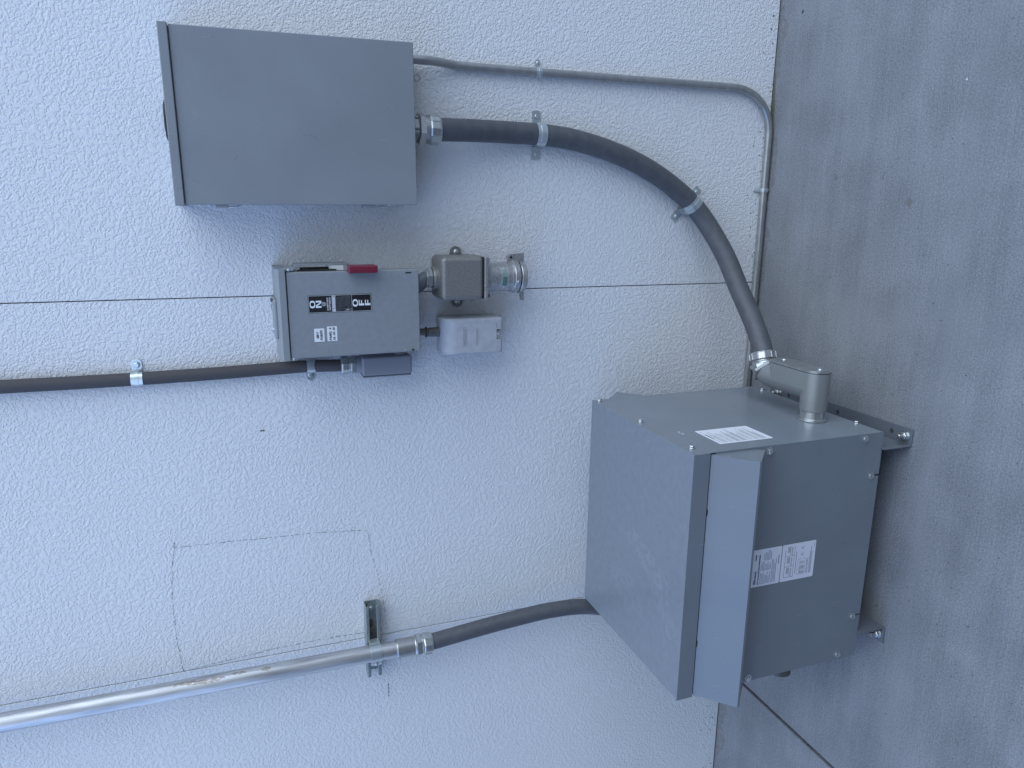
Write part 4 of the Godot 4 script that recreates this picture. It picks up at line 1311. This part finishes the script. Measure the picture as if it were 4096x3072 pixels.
# faint cloth-glove print, scuffs and dust on the transformer's top, copied from the photograph
func top_print() -> Image:
	var W := 1024
	var H := 832
	var im := paint_tex(W, H, lin(0.187, 0.208, 0.234), 80)
	var pale := Color(0.64, 0.67, 0.70)
	var px := func(x: float, z: float) -> Vector2: return Vector2((x + 1.18) / 0.6366 * W, (z - 0.132) / 0.518 * H)
	var b := bytes(noise(0.02, 91, 3), 1024, 832)
	for e in [[-0.845, 0.371, -0.925, 0.585, 0.03, 0.34], [-0.99, 0.30, -1.05, 0.47, 0.05, 0.22], [-0.93, 0.52, -1.03, 0.62, 0.035, 0.26]]:
		var a: Vector2 = px.call(e[0], e[1])
		var c: Vector2 = px.call(e[2], e[3])
		var d := (c - a).normalized()
		var q := Vector2(-d.y, d.x)
		var L := a.distance_to(c)
		var half: float = e[4] / 0.6366 * W
		var row := 0
		var s := 0.0
		while s < L:
			row += 1
			var w := half * (0.55 + 0.45 * sin(PI * s / L))
			var k := -w
			while k < w:
				var p := a + d * s + q * (k + (4.0 if row % 2 else 0.0))
				for y in range(-2, 3):
					for x in range(-2, 3):
						var i := Vector2i(p) + Vector2i(x, y)
						if x * x + y * y < 6 and i.x >= 0 and i.y >= 0 and i.x < W and i.y < H and b[i.y * W + i.x] > 118:
							im.set_pixelv(i, im.get_pixelv(i).lerp(pale, e[5]))
				k += 8.5
			s += 7.0
	for k in 26:
		var p := Vector2(rng.randf_range(20, W - 20), rng.randf_range(20, H - 20))
		var d := Vector2.from_angle(rng.randf_range(0, TAU))
		var dark := rng.randf() < 0.35
		for s in rng.randi_range(6, 40):
			p += d
			d = d.rotated(rng.randf_range(-0.12, 0.12))
			if p.x > 1 and p.y > 1 and p.x < W - 1 and p.y < H - 1:
				im.set_pixelv(Vector2i(p), im.get_pixelv(Vector2i(p)).lerp(Color(0.2, 0.22, 0.24) if dark else pale, 0.4))
	return im


func name_print(which: int) -> Image:
	var im := Image.create(400, 576 if which == 0 else 416, false, Image.FORMAT_RGB8)
	im.fill(Color(0.86, 0.865, 0.9))
	var blue := Color(0.3, 0.33, 0.5)
	var dk := Color(0.12, 0.12, 0.15)
	if which == 0:
		im.fill_rect(Rect2i(30, 258, 40, 8), dk)
		im.fill_rect(Rect2i(290, 262, 60, 14), blue)
		for k in 8:
			var y := 336 + k * 16
			print_lines(im, 22, y, 150, y + 8, 1, 7, blue, 0.4)
			print_lines(im, 165, y, 265, y + 8, 1, 7, blue, 0.5)
			if k > 1:
				print_lines(im, 275, y, 380, y + 8, 1, 7, blue, 0.4)
		for k in 4:
			print_lines(im, 22, 470 + k * 15, 330, 478 + k * 15, 1, 7, blue, 0.4)
	else:
		# winding diagram: two rails joined by three comb-shaped coils above and three below
		for k in 3:
			var x := 40 + k * 115
			im.fill_rect(Rect2i(x, 40, 3, 60), dk)
			im.fill_rect(Rect2i(x, 98, 112, 3), dk)
			for j in 8:
				im.fill_rect(Rect2i(x + 42 + j * 8, 66, 3, 34), dk)
			im.fill_rect(Rect2i(x, 118, 100, 3), dk)
			for j in 12:
				im.fill_rect(Rect2i(x + 4 + j * 8, 118, 2, 14), dk)
			im.fill_rect(Rect2i(x, 118, 3, 36), dk)
		im.fill_rect(Rect2i(40, 40, 300, 3), dk)
		im.fill_rect(Rect2i(30, 152, 340, 3), dk)
		print_lines(im, 70, 178, 330, 186, 1, 7, Color(0.3, 0.3, 0.36), 0.1)
		for r in [[50, 205, 170, 2], [50, 300, 170, 2], [50, 205, 2, 97], [218, 205, 2, 97], [100, 205, 2, 97], [50, 228, 170, 2]]:
			im.fill_rect(Rect2i(r[0], r[1], r[2], r[3]), Color(0.35, 0.35, 0.4))
		print_lines(im, 58, 235, 92, 296, 7, 5, dk, 0.2)
		print_lines(im, 108, 235, 150, 296, 7, 5, Color(0.3, 0.3, 0.36), 0.2)
		print_lines(im, 165, 235, 205, 296, 7, 4, Color(0.3, 0.3, 0.36), 0.6)
		for x in [270, 340]:
			im.fill_rect(Rect2i(x - 14, 250, 28, 4), dk)
			im.fill_rect(Rect2i(x - 2, 230, 4, 24), dk)
			im.fill_rect(Rect2i(x - 18, 262, 9, 6), dk)
			im.fill_rect(Rect2i(x + 10, 262, 9, 6), dk)
		print_lines(im, 50, 316, 260, 340, 2, 6, Color(0.3, 0.3, 0.36), 0.4)
		print_lines(im, 50, 350, 380, 384, 3, 6, Color(0.3, 0.3, 0.36), 0.3)
		print_lines(im, 330, 392, 375, 398, 1, 5, Color(0.3, 0.3, 0.36), 0.1)
	return im


func conduit_elbow_body() -> void:
	var X := -0.5434
	var t := thing("junction_fitting", "cast metal conduit body with a screwed cover on the transformer's side", "fitting", Vector3(X, 0.18, 0.5))
	var c := Vector3(X, 0.1815, 0.5)
	var m := MB.new()
	m.lathe(c, Vector3.RIGHT, [[0.0, 0.0005], [0.0372, 0.0005], [0.0378, 0.002], [0.0372, 0.0055], [0.03, 0.0072], [0.0292, 0.026], [0.0, 0.026]], 34)
	for k in 8:
		var a := TAU * k / 8 + 0.2
		m.tube([c + Vector3(0.0065, cos(a) * 0.0288, sin(a) * 0.0288), c + Vector3(0.0262, cos(a) * 0.0288, sin(a) * 0.0288)], 0.0022, 6)
	obj("hub_bushing", m, M.zinc, t)
	m = MB.new()
	m.lathe(c, Vector3.RIGHT, [[0.0, 0.0265], [0.0335, 0.0265], [0.0345, 0.029], [0.0355, 0.06], [0.0355, 0.13], [0.0, 0.13]], 36)
	# trough running back toward the wall: a stadium-shaped block under the cover
	var stadium := PackedVector2Array()
	for k in 13:
		var a := PI * k / 12.0 - PI / 2
		stadium.append(Vector2(0.5 + cos(a) * 0.0355, sin(a) * 0.0355))
	for k in 13:
		var a := PI * k / 12.0 + PI / 2
		stadium.append(Vector2(0.372 + cos(a) * 0.0355, sin(a) * 0.0355))
	# ux = +Z, uy = +Y gives -X, so extrude negative
	m.prism(stadium, Vector3(X + 0.1305, 0.1815, 0), Vector3.BACK, Vector3.UP, 0.0, 0.046, true)
	# rounded belly of the trough
	m.tube([Vector3(X + 0.086, 0.1815, 0.5), Vector3(X + 0.086, 0.1815, 0.352)], 0.0353, 32)
	m.tube(spline([Vector3(X + 0.086, 0.1815, 0.375), Vector3(X + 0.085, 0.1815, 0.345), Vector3(X + 0.086, 0.181, 0.32), Vector3(X + 0.094, 0.1802, 0.298), Vector3(X + 0.102, 0.18, 0.291)], 6), 0.0345, 30)
	var body := obj("body", m, M.cast_grey, t)
	m = MB.new()
	m.lathe(Vector3(X + 0.0905, 0.1808, 0.304), Vector3(0.62, 0, -0.78), [[0.0, -0.004], [0.04, -0.004], [0.0435, -0.001], [0.0435, 0.0065], [0.04, 0.0095], [0.0, 0.0095]], 6, true, 0.35)
	obj("hex_collar", m, M.cast_grey, body)
	m = MB.new()
	var lidp := PackedVector2Array()
	for p in stadium:
		lidp.append(Vector2((p.x - 0.436) * 1.005 + 0.436, p.y * 1.02))
	m.prism(lidp, Vector3(X + 0.1325, 0.1815, 0), Vector3.BACK, Vector3.UP, -0.0035, 0.0, true)
	var inner := PackedVector2Array()
	for p in stadium:
		inner.append(Vector2((p.x - 0.436) * 0.95 + 0.436, p.y * 0.84))
	m.prism(inner, Vector3(X + 0.1355, 0.1815, 0), Vector3.BACK, Vector3.UP, -0.0025, 0.0, true)
	var lid := obj("cover", m, M.galvanized, t)
	m = MB.new()
	var gp := PackedVector2Array()
	for p in stadium:
		gp.append(Vector2((p.x - 0.436) * 0.99 + 0.436, p.y * 0.985))
	m.prism(gp, Vector3(X + 0.1303, 0.1815, 0), Vector3.BACK, Vector3.UP, -0.0026, 0.0, true)
	obj("cover_gasket", m, M.rubber, body)
	for z in [0.51, 0.372]:
		dome_screw(Vector3(X + 0.138, 0.1815, z), Vector3.RIGHT, 0.0066, M.zinc_bright, lid)


# ---------------------------------------------------------------- scene
func _ready() -> void:
	rng.seed = 20240611
	# camera: held in portrait, so the picture lies on its side
	var cam := Camera3D.new()
	cam.name = "camera"
	cam.fov = 55.057
	cam.near = 0.05
	cam.far = 300.0
	add_child(cam)
	cam.transform = Transform3D(Basis(Vector3(0.0114, -0.938, 0.3464), Vector3(0.9724, -0.0703, -0.2223), Vector3(0.2328, 0.3394, 0.9114)).orthonormalized(), Vector3(0, 1.5984, 2.0))
	cam.current = true
	# sky and soft daylight: open shade
	var sm := ProceduralSkyMaterial.new()
	sm.sky_top_color = Color(0.445, 0.615, 0.89)
	sm.sky_horizon_color = Color(0.75, 0.843, 0.99)
	sm.sky_curve = 0.2
	sm.ground_bottom_color = Color(0.42, 0.45, 0.5)
	sm.ground_horizon_color = Color(0.5, 0.54, 0.6)
	sm.sun_angle_max = 1.0
	var sky := Sky.new()
	sky.sky_material = sm
	var env := Environment.new()
	env.background_mode = Environment.BG_SKY
	env.sky = sky
	env.background_energy_multiplier = 1.15
	env.tonemap_mode = Environment.TONE_MAPPER_LINEAR
	env.tonemap_exposure = 2.14
	env.sdfgi_enabled = true
	env.ssao_enabled = true
	env.ssil_enabled = true
	var we := WorldEnvironment.new()
	we.name = "world_environment"
	we.environment = env
	add_child(we)
	var sun := DirectionalLight3D.new()
	sun.name = "sun"
	sun.light_energy = 0.42
	sun.light_color = Color(0.85, 0.915, 1.0)
	sun.light_angular_distance = 75.0
	sun.shadow_enabled = true
	add_child(sun)
	sun.look_at_from_position(Vector3(3.0, 2.4, 0.7), Vector3.ZERO)
	materials()
	var pm: StandardMaterial3D = mat("aluminium_pipe", lin(0.66, 0.66, 0.67), 0.4, 0.8)
	pm.albedo_color = Color.WHITE
	pm.albedo_texture = pipe_tex()
	pm.uv1_scale = Vector3(1, 1 / 1.5, 1)
	wall()
	ground()
	yard_wall()
	enclosure()
	enclosure_conduits()
	safety_switch()
	receptacle()
	outlet_cover()
	left_conduit()
	rigid_pipe()
	transformer()
